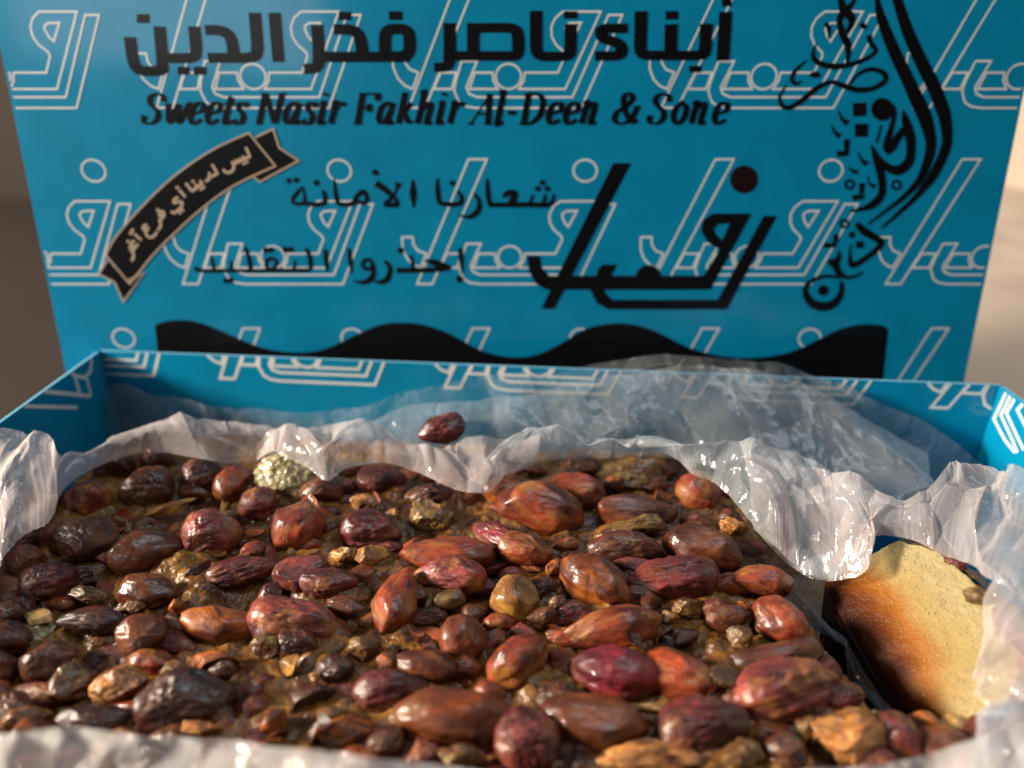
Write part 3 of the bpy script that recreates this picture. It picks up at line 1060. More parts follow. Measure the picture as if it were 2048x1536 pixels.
def wall(a, b, inward, name="side_panel", z0=0.0):
    a, b = a.copy(), b.copy()
    a[2] = b[2] = 0
    n = np.array(inward)
    P = []
    for q in (a, b):
        for t in (0, -WT):
            for z in (z0, TZ):
                P.append(q + n * t + np.array([0, 0, z]))
    f = [(0, 1, 3, 2), (4, 6, 7, 5), (0, 4, 5, 1), (2, 3, 7, 6), (0, 2, 6, 4), (1, 5, 7, 3)]
    return mesh(name, P, f, M_BLUE, tray)


nb = np.array([wd[1], -wd[0], 0]); nb = nb if nb[1] < 0 else -nb
nl = np.array([-LDIR[1], LDIR[0], 0]); nl = nl if nl[0] > 0 else -nl
nr = np.array([-RDIR[1], RDIR[0], 0]); nr = nr if nr[0] < 0 else -nr
wall(BL, BR, nb, "back_panel")
wall(BL, FL, nl)
wall(BR, FR, nr)
fd = (FR - FL) / np.linalg.norm(FR - FL)
nf = np.array([-fd[1], fd[0], 0])
wall(FL, FR, nf, "front_panel")
mesh("base_panel", [(FL[0], FL[1], 0.05), (FR[0], FR[1], 0.05), (BR[0], BR[1], 0.05), (BL[0], BL[1], 0.05)], [(0, 1, 2, 3)], M_BLUE, tray)


def wall_y(x):
    return BL[1] + (x - BL[0]) * wd[1] / wd[0]


def onwall(px, py, d=0.3):
    """point on a plane d cm in front of the back panel"""
    return on_plane(px, py, BL + nb * d, nb)


# raw cut rim edge of the board, its highlight painted in as light blue
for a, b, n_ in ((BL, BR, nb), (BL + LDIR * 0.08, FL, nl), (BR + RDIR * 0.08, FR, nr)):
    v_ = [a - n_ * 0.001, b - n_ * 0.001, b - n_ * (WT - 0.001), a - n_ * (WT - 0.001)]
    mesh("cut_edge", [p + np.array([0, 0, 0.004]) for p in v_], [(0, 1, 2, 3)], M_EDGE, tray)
# print on the inner faces of the tray
pr = Print()
WO = BL.copy(); WO[2] = 0
Lw = np.linalg.norm(BR - BL)
pb = on_plane(455, 757, BL, nb) - WO
ub = pb @ wd
ps = (on_plane(905, 773, BL, nb) - WO) @ wd - ub
unit_alef = (UNIT[0][0] + UNIT[0][1]) / 2
KW = ps / period
for k in range(-2, 7):
    off = np.array([ub + ps * k, pb[2]]) - unit_alef * KW
    place_unit(pr, off, KW, 0.075, [(-1, 0, -0.02), (1, 0, Lw - 0.02), (0, 1, TZ - 0.005), (0, -1, -0.05)])
pr.build("pattern_print", M_WHITE, tray, WO, wd, np.array([0, 0, 1.0]), nb, 0.004)
pr = Print()
WR = BR.copy(); WR[2] = 0


def side_uv(px, py):
    p = on_plane(px, py, BR, nr) - WR
    return np.array([p @ RDIR, p[2]])


for ln in ([(2012, 786), (1988, 838), (2010, 880), (2030, 905)], [(2021, 792), (2002, 830), (2025, 880), (2035, 905)], [(2029, 798), (2013, 826), (2038, 880), (2048, 900)],
           [(2046, 808), (2035, 820), (2050, 850), (2060, 870)]):
    q = [side_uv(*p) for p in ln]
    q = [p for p in q]
    for s in clip_halfplanes(q, [(0, 1, TZ - 0.01), (0, -1, -0.1), (-1, 0, -0.02)]):
        pr.stroke(s, [0.085] * len(s))
# the same lines go on towards the viewer
for k in range(2, 9):
    for j in range(3):
        u0 = 1.0 + k * 1.5 + j * 0.22
        pr.stroke([(u0 - 0.5, TZ - 0.02), (u0, TZ - 0.9), (u0 - 1.2, TZ - 3.0)], [0.085] * 3)
pr.build("side_print", M_WHITE, tray, WR, RDIR, np.array([0, 0, 1.0]), nr, 0.004)
pr = Print()
WL = BL.copy(); WL[2] = 0


def sidel_uv(px, py):
    p = on_plane(px, py, BL, nl) - WL
    return np.array([p @ LDIR, p[2]])


for ln, w in (([(183, 715), (181, 742), (170, 755), (150, 752), (138, 742)], 0.1), ([(150, 755), (160, 790), (90, 783)], 0.1), ([(172, 752), (182, 790)], 0.08),
              ([(70, 782), (182, 792)], 0.09), ([(30, 812), (155, 815)], 0.09)):
    q = [sidel_uv(*p) for p in ln]
    for s in clip_halfplanes(q, [(0, 1, TZ - 0.01), (-1, 0, -0.02)]):
        pr.stroke(s, [w] * len(s))
pr.build("side_print", M_WHITE, tray, WL, LDIR, np.array([0, 0, 1.0]), nl, 0.004)

# ------------------------------------------------------------------ nut shapes (object x = long axis, unit half length 1)
def ico(sub):
    bm = __import__('bmesh').new()
    __import__('bmesh').ops.create_icosphere(bm, subdivisions=sub, radius=1.0)
    v = np.array([p.co[:] for p in bm.verts])
    f = [[q.index for q in fc.verts] for fc in bm.faces]
    bm.free()
    return v, f


ICO4 = ico(5)
ICO3 = ico(4)
ICO1 = ico(2)


def nut_shape(seed, kind='whole'):
    wk = kind == 'wrinkled'
    if wk: kind = 'whole'
    v, f = (ICO4 if kind != 'chip' else ICO3)
    v = v.copy()
    r_ = np.random.RandomState(seed)
    x, y, z = v[:, 0].copy(), v[:, 1].copy(), v[:, 2].copy()
    egg = r_.uniform(-0.28, 0.28)
    rad = 1 + egg * x - 0.10 * (x ** 4)
    y2, z2 = y * rad, z * rad
    tip = np.exp(-((x - 0.97) / 0.16) ** 2) * r_.uniform(0.03, 0.12)
    x2 = x + tip
    P = np.stack([x2, y2, z2], -1)
    P[:, 2] += r_.uniform(-0.22, 0.22) * (x ** 2 - 0.4)
    P[:, 1] += r_.uniform(-0.12, 0.12) * (x ** 2 - 0.4)
    if r_.uniform() < 0.5:
        a_s = r_.uniform(0, 6.28)
        ds = np.cos(np.arctan2(z, y) - a_s)
        P[:, 1:] *= (1 - 0.13 * np.exp(-((ds - 1) / 0.02) ** 2 * 0.5))[:, None]
    n = fbm(v * 1.2 + seed * 3.1, 2, seed)
    P *= (1 + 0.15 * n)[:, None]
    for k in range(r_.randint(2, 5)):
        d = np.array([r_.normal() * 0.25, r_.normal(), r_.normal()]); d /= np.linalg.norm(d)
        h_ = r_.uniform(0.72, 0.92)
        t = P @ d - h_
        P = P - (np.where(t > 0, t * 0.8, 0))[:, None] * d
    ang = np.arctan2(z, y)
    wr = fbm(np.stack([x * 2.4, np.cos(ang) * 3.0, np.sin(ang) * 3.0], -1) + seed + 0.5 * vnoise(v * 2 + seed, seed)[:, None], 4, seed + 3, 0.6)
    amp = (r_.uniform(0.04, 0.09) if wk else r_.uniform(0.012, 0.035)) * np.sqrt(np.clip(1 - x ** 2, 0, 1))
    rid = (1 - np.minimum(np.abs(wr) * 3.4, 1)) * amp * 1.3
    P[:, 1:] *= (1 - rid)[:, None]
    fine = fbm(v * 9 + seed, 3, seed + 8)
    P *= (1 + 0.012 * fine)[:, None]
    if kind == 'split':
        cut = 0.10 + 0.05 * fbm(v * 2.5, 2, seed)
        zc = P[:, 2]
        P[:, 2] = np.where(zc > cut, cut + (zc - cut) * 0.05 - 0.10 * np.exp(-((P[:, 0]) ** 2 + (P[:, 1] * 1.5) ** 2) * 3), zc)
    if kind == 'chip':
        # broken chunk: a few planar cuts
        for k in range(7):
            d = r_.normal(size=3); d /= np.linalg.norm(d)
            h = r_.uniform(0.45, 0.75)
            t = P @ d - h
            P = P - np.where(t > 0, t * 0.93, 0)[:, None] * d
        P *= (1 + 0.05 * fbm(v * 5 + seed, 3, seed))[:, None]
    if kind == 'rough':
        for k in range(6):
            d = r_.normal(size=3); d /= np.linalg.norm(d)
            h = r_.uniform(0.5, 0.8)
            t = P @ d - h
            P = P - np.where(t > 0, t * 0.9, 0)[:, None] * d
        g = cells(v * 7 + seed, seed)
        P *= (1 + 0.07 * (0.5 - g) + 0.26 * fbm(v * 1.8 + seed, 5, seed, 0.62))[:, None]
    me = bpy.data.meshes.new("peanut")
    me.from_pydata((P * S).tolist(), [], f)
    me.polygons.foreach_set('use_smooth', [True] * len(me.polygons))
    me.update()
    return me


SH = {'whole': [nut_shape(k) for k in range(9)], 'wrinkled': [nut_shape(80 + k, 'wrinkled') for k in range(8)], 'split': [nut_shape(20 + k, 'split') for k in range(4)],
      'chip': [nut_shape(40 + k, 'chip') for k in range(6)], 'rough': [nut_shape(60 + k, 'rough') for k in range(4)]}
_mcache = {}
FOOT = []


def nut_mesh(kind, idx, mat):
    key = (kind, idx % len(SH[kind]), mat)
    if key not in _mcache:
        me = SH[kind][key[1]].copy()
        me.materials.append(NM[mat])
        _mcache[key] = me
    return _mcache[key]


CAKE_TOP = 3.15


def cake_h(x, y):
    """height of the crumb surface of the big cake, cm"""
    p = np.stack([x, y, x * 0], -1)
    h = CAKE_TOP - 0.02 + 0.18 * fbm(p / 2.2, 3, 11) + 0.24 * fbm(p / 0.7, 4, 12, 0.6)
    c = cells(p * 4.5, 14)
    return h + 0.05 * (0.5 - c)


def add_nut(name, parent, x1, y1, x2, y2, w, mat, kind='whole', zoff=0.27, plane=None, idx=None, roll=None, flat=1.0):
    i = idx if idx is not None else random.randrange(100)
    if kind == 'whole' and mat in ('red', 'mag', 'dred', 'black', 'dark'): kind = 'wrinkled'
    zp = plane if plane is not None else CAKE_TOP + zoff
    a, b = at_z(x1, y1, zp), at_z(x2, y2, zp)
    c = (a + b) / 2
    Zc = depth_of(c)
    rr = w / FPX * Zc / 2 * (1.26 if w > 45 else 1.12)
    h = (b - a) / 2 * 1.12
    dv = c - CAM
    el = math.atan2(-dv[2], math.hypot(dv[0], dv[1]))
    sy = h[1]
    k = (rr / math.tan(el)) ** 2
    sy2 = math.copysign(math.sqrt(max(sy * sy - k, (0.42 * sy) ** 2)), sy)
    h = np.array([h[0], sy2, 0])
    Lh = max(np.linalg.norm(h), rr * 1.02)
    yaw = math.atan2(h[1], h[0])
    if random.random() < 0.5: yaw += math.pi
    o = bpy.data.objects.new(name, nut_mesh(kind, i, mat))
    C.objects.link(o)
    o.location = Vector(c) * S
    tilt = random.uniform(-0.16, 0.16)
    ro = roll if roll is not None else (random.uniform(0, 6.28) if kind not in ('split',) else random.uniform(-0.5, 0.5))
    o.rotation_euler = (ro, tilt, yaw)
    o.scale = (Lh, rr * 1.0, rr * flat)
    FOOT.append((c[0], c[1], Lh, rr, yaw))
    # rotation order: roll about x first is what XYZ euler does
    if parent:
        o.parent = parent
        o.matrix_parent_inverse = parent.matrix_world.inverted()
    return o


# ------------------------------------------------------------------ big cake
cake = empty("nut_cake", (-1, 10, 0.1))
tag(cake, "large slab of syrupy semolina cake covered with whole roasted peanuts", "cake")

# outline of the cake top, plane coordinates
cl = [at_z(*p, CAKE_TOP)[:2] for p in ((-260, 1260), (40, 1080), (165, 925), (420, 905), (760, 905), (1100, 915), (1400, 905), (1500, 985), (1560, 1120), (1620, 1230), (1715, 1345), (1795, 1436), (1760, 1536))]
cl = [np.array(p) for p in cl]
xe = [p[0] for p in cl]
right_edge = np.array([p for p in cl[6:]])   # from back to front


def right_x(y):
    ys = right_edge[::-1, 1]; xs = right_edge[::-1, 0]
    return np.interp(y, ys, xs)


def left_x(y):
    ys = np.array([cl[0][1], cl[1][1], cl[2][1]]); xs = np.array([cl[0][0], cl[1][0], cl[2][0]])
    return np.maximum(np.interp(y, ys, xs), -10.6)


gap = []
for (qx, qy) in ((1425, 975), (1500, 1010), (1600, 1120), (1660, 1155), (1700, 1240), (1760, 1340), (1830, 1440), (1850, 1560), (1740, 1560), (1740, 1440), (1640, 1330), (1550, 1230), (1470, 1120), (1400, 1010)):
    gap.append(at_z(qx, qy, 1.3))
gap = np.array(gap)
gc = gap.mean(axis=0)
gv, gf = [], []
m_ = len(gap)
for k in range(13):
    t = k / 12
    for i in range(m_ * 6):
        a, b, w_ = gap[i // 6], gap[(i // 6 + 1) % m_], (i % 6) / 6
        # spine: shrink across, keep along
        j_ = (m_ - 1 - i // 6) % m_
        e_ = a * (1 - w_) + b * w_
        oa, ob = gap[j_], gap[(j_ - 1) % m_]
        o2 = oa * (1 - w_) + ob * w_
        gv.append(e_ * (1 - t * 0.5) + o2 * (t * 0.5))
    if k:
        for i in range(m_ * 6):
            j = (i + 1) % (m_ * 6)
            gf.append(((k - 1) * m_ * 6 + i, (k - 1) * m_ * 6 + j, k * m_ * 6 + j, k * m_ * 6 + i))
gv = np.array(gv)
gv[:, 2] += 0.25 * fbm(gv / 0.7, 4, 51)
mesh("syrupy_base", gv, gf, M_CRUMB, cake, True)

NUTS = [
    (188, 948, 268, 925, 58, 'dark'), (282, 928, 352, 915, 50, 'brown'), (118, 1032, 236, 970, 62, 'rb'), (240, 998, 355, 960, 76, 'dark'),
    (370, 972, 440, 935, 64, 'dark'), (437, 1002, 498, 930, 54, 'rb'), (488, 1036, 548, 978, 58, 'red'), (115, 1062, 208, 1100, 86, 'dark'),
    (208, 1124, 362, 1080, 78, 'brown'), (372, 1080, 472, 1068, 88, 'red'), (15, 1168, 85, 1090, 56, 'brown'), (48, 1188, 135, 1152, 80, 'dred'),
    (246, 1176, 345, 1192, 62, 'brown'), (410, 1170, 551, 1120, 52, 'dred'), (565, 1088, 635, 1022, 82, 'rb'), (720, 964, 805, 957, 50, 'dred'),
    (600, 990, 680, 982, 48, 'dark'), (690, 1046, 790, 1076, 68, 'dred'), (818, 1112, 985, 1108, 60, 'rb'), (845, 1138, 970, 1170, 64, 'red'),
    (957, 1044, 1052, 1115, 46, 'mag'), (1000, 1078, 1100, 1126, 60, 'rb'), (973, 990, 1055, 975, 52, 'orange'), (1012, 1000, 1165, 1044, 88, 'rb'),
    (548, 1172, 660, 1120, 64, 'red'), (605, 1160, 705, 1170, 52, 'dred'), (765, 1264, 812, 1150, 74, 'rb'), (1092, 970, 1210, 994, 60, 'rb'),
    (1208, 1036, 1350, 1020, 62, 'brown'), (1360, 1005, 1430, 968, 76, 'rb'), (1190, 1096, 1325, 1106, 62, 'dark'), (1235, 1128, 1315, 1138, 38, 'dred'),
    (1340, 1066, 1490, 1134, 74, 'brown'), (1272, 1178, 1425, 1142, 80, 'dred'), (1130, 1122, 1255, 1212, 82, 'orange'), (1475, 1156, 1585, 1168, 48, 'rb'),
    (1505, 1196, 1610, 1290, 76, 'rb'), (0, 1215, 48, 1240, 62, 'dark'), (125, 1246, 240, 1240, 46, 'black'), (35, 1346, 160, 1302, 66, 'brown'),
    (-30, 1325, 18, 1350, 60, 'dark'), (245, 1286, 340, 1256, 76, 'brown'), (270, 1440, 460, 1372, 104, 'black'), (130, 1446, 255, 1436, 54, 'black'),
    (0, 1400, 45, 1440, 62, 'dark'), (505, 1238, 665, 1256, 88, 'red'), (895, 1332, 945, 1240, 78, 'brown'), (990, 1372, 1078, 1278, 82, 'rb'),
    (795, 1312, 905, 1352, 58, 'brown'), (712, 1396, 850, 1372, 68, 'dred'), (795, 1432, 1010, 1446, 104, 'brown'), (740, 1502, 810, 1466, 52, 'dark'),
    (1000, 1524, 1100, 1442, 108, 'red'), (1142, 1276, 1310, 1240, 70, 'rb'), (1145, 1316, 1310, 1372, 88, 'mag'), (1282, 1306, 1435, 1396, 78, 'rb'),
    (1468, 1328, 1630, 1302, 58, 'dark'), (1485, 1430, 1640, 1338, 108, 'red'), (1095, 1432, 1280, 1462, 100, 'brown'), (1320, 1482, 1470, 1432, 98, 'dred'),
    (1650, 1404, 1715, 1382, 48, 'dred'), (560, 1278, 625, 1300, 60, 'dark'), (-20, 1262, 40, 1290, 60, 'dark'), (660, 1205, 720, 1225, 42, 'dark'),
    (1420, 1240, 1490, 1232, 46, 'dark'), (60, 1010, 118, 985, 50, 'dark'), (20, 1110, 70, 1060, 46, 'dark'), (640, 1330, 700, 1345, 46, 'black'),
    (1400, 1210, 1455, 1225, 40, 'dred'), (30, 1490, 100, 1470, 60, 'brown'), (1540, 1490, 1600, 1520, 64, 'dark'), (1060, 1240, 1110, 1225, 34, 'dark'),
    (870, 1210, 930, 1190, 40, 'olive'), (420, 1345, 470, 1335, 36, 'dark'), (820, 1000, 900, 985, 46, 'dark'), (880, 960, 950, 968, 44, 'dred'),
    (1150, 935, 1200, 940, 40, 'brown'), (1440, 1030, 1480, 1050, 40, 'dark'), (320, 1240, 370, 1262, 34, 'dark'), (480, 1110, 530, 1092, 36, 'rb'),
]
SPL = [
    (282, 1036, 393, 1000, 26, 'yellow', 'chip'), (480, 1062, 535, 1072, 26, 'orange', 'chip'), (365, 1156, 425, 1118, 32, 'black', 'chip'),
    (745, 988, 797, 1050, 20, 'red', 'chip'), (825, 1048, 905, 1032, 74, 'olive', 'rough'), (665, 1104, 712, 1112, 36, 'pale', 'rough'),
    (705, 1126, 777, 1116, 54, 'yellow', 'chip'), (1018, 1246, 1048, 1152, 82, 'yellow', 'whole'), (1195, 946, 1325, 962, 72, 'olive', 'rough'),
    (1210, 952, 1248, 982, 30, 'orange', 'chip'), (1215, 1060, 1330, 1042, 44, 'olive', 'rough'), (1318, 950, 1355, 937, 28, 'dark', 'chip'),
    (1440, 1042, 1495, 1066, 36, 'rough', 'rough'), (1092, 1150, 1125, 1120, 38, 'orange', 'chip'), (47, 1236, 105, 1242, 40, 'pale', 'chip'),
    (335, 1230, 378, 1195, 32, 'orange', 'chip'), (378, 1242, 545, 1272, 78, 'orange', 'chip'), (372, 1316, 480, 1322, 50, 'orange', 'chip'),
    (85, 1386, 190, 1352, 78, 'olive', 'rough'), (200, 1370, 290, 1386, 72, 'rough', 'rough'), (355, 1472, 435, 1452, 40, 'rough', 'rough'),
    (0, 1466, 110, 1418, 46, 'rough', 'rough'), (755, 1346, 790, 1306, 42, 'orange', 'chip'), (548, 1386, 680, 1396, 72, 'black', 'chip'),
    (625, 1472, 745, 1452, 64, 'orange', 'rough'), (520, 1462, 575, 1432, 54, 'orange', 'chip'), (1258, 1416, 1370, 1424, 26, 'pale', 'chip'),
    (1210, 1512, 1400, 1532, 64, 'rough', 'rough'), (1400, 1352, 1480, 1372, 54, 'olive', 'rough'), (1345, 1290, 1395, 1252, 34, 'black', 'chip'),
    (1440, 1502, 1520, 1512, 54, 'olive', 'rough'), (1325, 1230, 1350, 1240, 30, 'pale', 'chip'), (1480, 1215, 1500, 1205, 26, 'orange', 'chip'),
    (800, 1190, 850, 1200, 40, 'olive', 'rough'), (700, 1290, 760, 1300, 46, 'olive', 'rough'), (150, 1180, 200, 1200, 36, 'olive', 'rough'),
    (620, 1350, 640, 1358, 20, 'pale', 'chip'), (500, 1300, 560, 1290, 50, 'olive', 'rough'), (870, 1395, 900, 1385, 26, 'pale', 'rough'),
    (1050, 1420, 1080, 1410, 30, 'pale', 'rough'), (180, 1040, 240, 1050, 34, 'olive', 'rough'), (560, 1340, 600, 1320, 40, 'yellow', 'chip'),
    (430, 1040, 480, 1030, 30, 'olive', 'chip'), (1100, 1200, 1130, 1210, 34, 'olive', 'rough'), (770, 1040, 800, 1020, 26, 'pale', 'chip'),
    (1350, 1225, 1400, 1205, 40, 'olive', 'rough'), (930, 1110, 990, 1085, 30, 'olive', 'rough'), (640, 1430, 690, 1440, 40, 'olive', 'rough'),
    (1460, 1260, 1500, 1290, 44, 'olive', 'rough'), (330, 1340, 380, 1350, 40, 'olive', 'rough'), (1600, 1440, 1640, 1470, 44, 'olive', 'rough'),
    (880, 1520, 960, 1510, 44, 'olive', 'rough'), (240, 1220, 290, 1210, 30, 'olive', 'rough'), (1300, 1010, 1340, 990, 40, 'brown', 'chip'),
    (700, 1010, 760, 1000, 36, 'rough', 'rough'), (1100, 945, 1160, 955, 34, 'olive', 'rough'), (1120, 990, 1150, 978, 22, 'yellow', 'chip'),
]
for i, n in enumerate(NUTS):
    add_nut("peanut", cake, *n, idx=i * 5 + 1)
    if i % 4 == 1 and n[1] > 1000:
        # sliver of kernel showing beside the skin
        add_nut("nut_piece", cake, n[0] + 6, n[1] + n[4] * 0.35, n[2] - 14, n[3] + n[4] * 0.38, n[4] * 0.42, random.choice(['orange', 'yellow', 'orange', 'pale']), kind='chip', zoff=0.12)
for i, n in enumerate(SPL):
    nm = "peanut" if n[6] == 'whole' else "nut_piece"
    add_nut(nm, cake, *n[:6], kind=n[6], idx=i, zoff=0.2 if n[4] > 60 else 0.3)

# smaller, half sunken nuts that fill the gaps
occ = [((n[0] + n[2]) / 2, (n[1] + n[3]) / 2, max(math.hypot(n[2] - n[0], n[3] - n[1]) * 0.8, n[4])) for n in NUTS + SPL]
nf_ = 0
for t_ in range(6000):
    px, py = random.uniform(-40, 1740), random.uniform(930, 1540)
    c = at_z(px, py, CAKE_TOP)
    if not (left_x(c[1]) + 0.4 < c[0] < right_x(c[1]) - 0.5): continue
    sc_ = 0.62 + 0.75 * (py - 930) / 600
    L_ = (random.uniform(60, 92) if t_ < 4500 else random.uniform(34, 56)) * sc_
    if any(math.hypot((px - a) , (py - b) * 1.35) < (w_ + L_) * 0.385 for a, b, w_ in occ): continue
    if math.hypot(px - 590, py - 960) < 95: continue
    occ.append((px, py, L_))
    an = random.uniform(-0.9, 0.9)
    kd = random.choice(['whole', 'whole', 'whole', 'whole', 'split'] if t_ < 4500 else ['rough', 'chip', 'split', 'chip'])
    mt = random.choice(['dark', 'dred', 'rb', 'brown', 'dred', 'rb', 'red'] if kd in ('whole', 'split') else ['olive', 'rb', 'rough', 'brown', 'orange', 'dred'])
    dx, dy = math.cos(an) * L_ / 2, math.sin(an) * L_ / 2 * 0.8
    add_nut("peanut" if kd in ('whole', 'split') else "nut_piece", cake, px - dx, py + dy, px + dx, py - dy, L_ * random.uniform(0.50, 0.66), mt, kind=kd, zoff=0.1)
    nf_ += 1
    if nf_ > 150 or t_ > 4400: break
print('fillers', nf_)

# pale crumb patch that shows between the nuts at the back
def lumpy(name, parent, px, py, w, h, mat, zp, seed, flat=0.6):
    c = at_z(px, py, zp)
    Zc = depth_of(c)
    v, f = ICO4
    g = cells(v * 7.0 + seed, seed)
    P_ = v * (1 + 0.12 * (0.5 - g) + 0.18 * fbm(v * 3 + seed, 4, seed))[:, None]
    sx, sz = w / FPX * Zc / 2, h / FPX * Zc / 2
    P_ = P_ * np.array([sx, sx * 0.8, sz * flat]) + c
    return mesh(name, P_, f, mat, parent, True, origin=c)


lumpy("crumb_lump", cake, 585, 960, 150, 130, M_PALE, CAKE_TOP + 0.15, 3, 0.9)
lumpy("crumb_lump", cake, 545, 985, 80, 60, M_PALE, CAKE_TOP + 0.1, 4, 0.8)
lumpy("crumb_lump", cake, 690, 1190, 110, 70, M_CRUMB, CAKE_TOP, 6, 0.8)
lumpy("crumb_lump", cake, 70, 1275, 90, 70, M_PALE, CAKE_TOP + 0.05, 7, 0.8)

nu, nv = 330, 250
ty = np.linspace(0, 1, nv)
ys = 3.0 + (16.9 - 3.0) * ty
X, Y, Z = np.zeros((nu, nv)), np.zeros((nu, nv)), np.zeros((nu, nv))
tu = np.linspace(0, 1, nu)
for j, yv in enumerate(ys):
    x0, x1 = left_x(yv), right_x(yv)
    X[:, j] = x0 + (x1 - x0) * tu
    Y[:, j] = yv
YB = wall_y(X) - 0.45
Y = 3.0 + (Y - 3.0) / (16.9 - 3.0) * (YB - 3.0)
wob = fbm(np.stack([X * 0, Y / 0.8, Y * 0], -1), 3, 4) * 0.25
X += wob * (np.abs(tu - 0.5) * 2)[:, None] ** 6
Z = cake_h(X, Y)
men = np.zeros_like(Z)
for (ax, ay, aL, aw, ayaw) in FOOT:
    dx, dy = X - ax, Y - ay
    m__ = (np.abs(dx) < aL + 0.7) & (np.abs(dy) < aL + 0.7)
    lx = dx[m__] * math.cos(ayaw) + dy[m__] * math.sin(ayaw); ly = -dx[m__] * math.sin(ayaw) + dy[m__] * math.cos(ayaw)
    rr_ = np.sqrt((lx / (aL + 0.12)) ** 2 + (ly / (aw + 0.12)) ** 2)
    men[m__] = np.maximum(men[m__], np.clip(1.35 - rr_, 0, 0.5) * 2)
Z = Z + 0.17 * men * (0.75 + 0.5 * fbm(np.stack([X / 0.35, Y / 0.35, X * 0], -1), 3, 77))
# rounded shoulders and side walls
e = np.minimum(tu, 1 - tu)[:, None] * (X[-1] - X[0])[None, :]
eb = np.minimum(YB - Y, 9)
ed = np.minimum(e, eb)
Z = np.where(ed < 0.35, Z - 0.5 * (1 - ed / 0.35) ** 2, Z)
nx = 14
ring_idx = []
P = np.stack([X, Y, Z], -1).reshape(-1, 3)
F = grid_faces(nu, nv).tolist()
bd = [i * nv for i in range(nu)] + [(nu - 1) * nv + j for j in range(1, nv)] + [i * nv + nv - 1 for i in range(nu - 2, -1, -1)] + [j for j in range(nv - 2, 0, -1)]
cur = bd
allv = [P]
cnt = len(P)
for s in range(1, nx + 1):
    t = s / nx
    q = P[bd].copy()
    q[:, 2] = q[:, 2] * (1 - t) + 0.12 * t
    cen = np.array([-0.5, 9])
    dirs = q[:, :2] - cen
    dirs /= np.linalg.norm(dirs, axis=1)[:, None]
    nn = fbm(q / 0.5, 3, 9) * 0.12 * min(1, 2 * t)
    q[:, :2] += dirs * nn[:, None]
    idx = list(range(cnt, cnt + len(bd)))
    for i in range(len(bd)):
        j = (i + 1) % len(bd)
        F.append((cur[i], cur[j], idx[j], idx[i]))
    allv.append(q)
    cnt += len(bd)
    cur = idx
mesh("crumb", np.vstack(allv), F, M_CRUMB, cake, True)


# skin flakes: thin curled shards
def flake_mesh(seed):
    r_ = np.random.RandomState(seed)
    n = 9
    u = np.linspace(-1, 1, n)
    A, B = np.meshgrid(u, u, indexing='ij')
    ang = np.arctan2(B, A)
    k = 1 + 0.35 * vnoise(np.stack([np.cos(ang) * 1.7 + seed, np.sin(ang) * 1.7, A * 0], -1), seed)
    x, y = A * k, B * k * 0.6
    z = -0.45 * x * x * r_.uniform(0.2, 1) + 0.6 * y * y + 0.22 * vnoise(np.stack([x * 2, y * 2, x * 0 + seed], -1), seed)
    me = bpy.data.meshes.new("skin_flake")
    me.from_pydata((np.stack([x, y, z], -1).reshape(-1, 3) * S).tolist(), [], grid_faces(n, n).tolist())
    me.polygons.foreach_set('use_smooth', [True] * len(me.polygons))
    me.materials.append(NM[['dred', 'rb', 'black', 'rb', 'dark'][seed % 5]])
    return me


FLK = [flake_mesh(k) for k in range(10)]
for i in range(55):
    while True:
        px, py = random.uniform(0, 1640), random.uniform(925, 1520)
        c = at_z(px, py, CAKE_TOP + 0.1)
        if left_x(c[1]) + 0.5 < c[0] < right_x(c[1]) - 0.4: break
    hz = float(cake_h(np.array([c[0]]), np.array([c[1]]))[0])
    o = bpy.data.objects.new("skin_flake", FLK[i % 10])
    C.objects.link(o)
    o.location = Vector((c[0], c[1], hz + random.uniform(0.05, 0.35))) * S
    o.rotation_euler = (random.uniform(-0.9, 0.9), random.uniform(-0.9, 0.9), random.uniform(0, 6.28))
    s_ = random.uniform(0.12, 0.34)
    o.scale = (s_, s_, s_)
    o.parent = cake
    o.matrix_parent_inverse = cake.matrix_world.inverted()

# loose semolina grains on and between the nuts
def grains(name, parent, pts, r0, r1, mat):
    v, f = ICO1
    f = np.array(f)
    V, Fc = [], []
    b = 0
    for (x, y, z) in pts:
        r_ = random.uniform(r0, r1)
        sc = np.array([random.uniform(0.7, 1.3) for _ in range(3)]) * r_
        q = v * (1 + 0.3 * rng.uniform(-1, 1, len(v)))[:, None] * sc + np.array([x, y, z])
        V.append(q); Fc.append(f + b); b += len(v)
    o = mesh(name, np.vstack(V), np.vstack(Fc).tolist(), mat, parent, True)
    tag(o, kind='stuff')
    return o


gp = []
for i in range(500):
    cl_ = random.random() < 0.75
    px, py = random.uniform(-20, 1780), random.uniform(925, 1530)
    if cl_:
        m_ = math.sin(px * 0.021 + 1.3) * math.sin(py * 0.027 + 0.4)
        if m_ < 0.15: continue
    c = at_z(px, py, CAKE_TOP + 0.05)
    if not (left_x(c[1]) + 0.2 < c[0] < right_x(c[1]) - 0.1): continue
    hz = float(cake_h(np.array([c[0]]), np.array([c[1]]))[0])
    gp.append((c[0], c[1], hz + 0.02))
grains("semolina_grains", cake, gp, 0.015, 0.05, M_GRAIN)

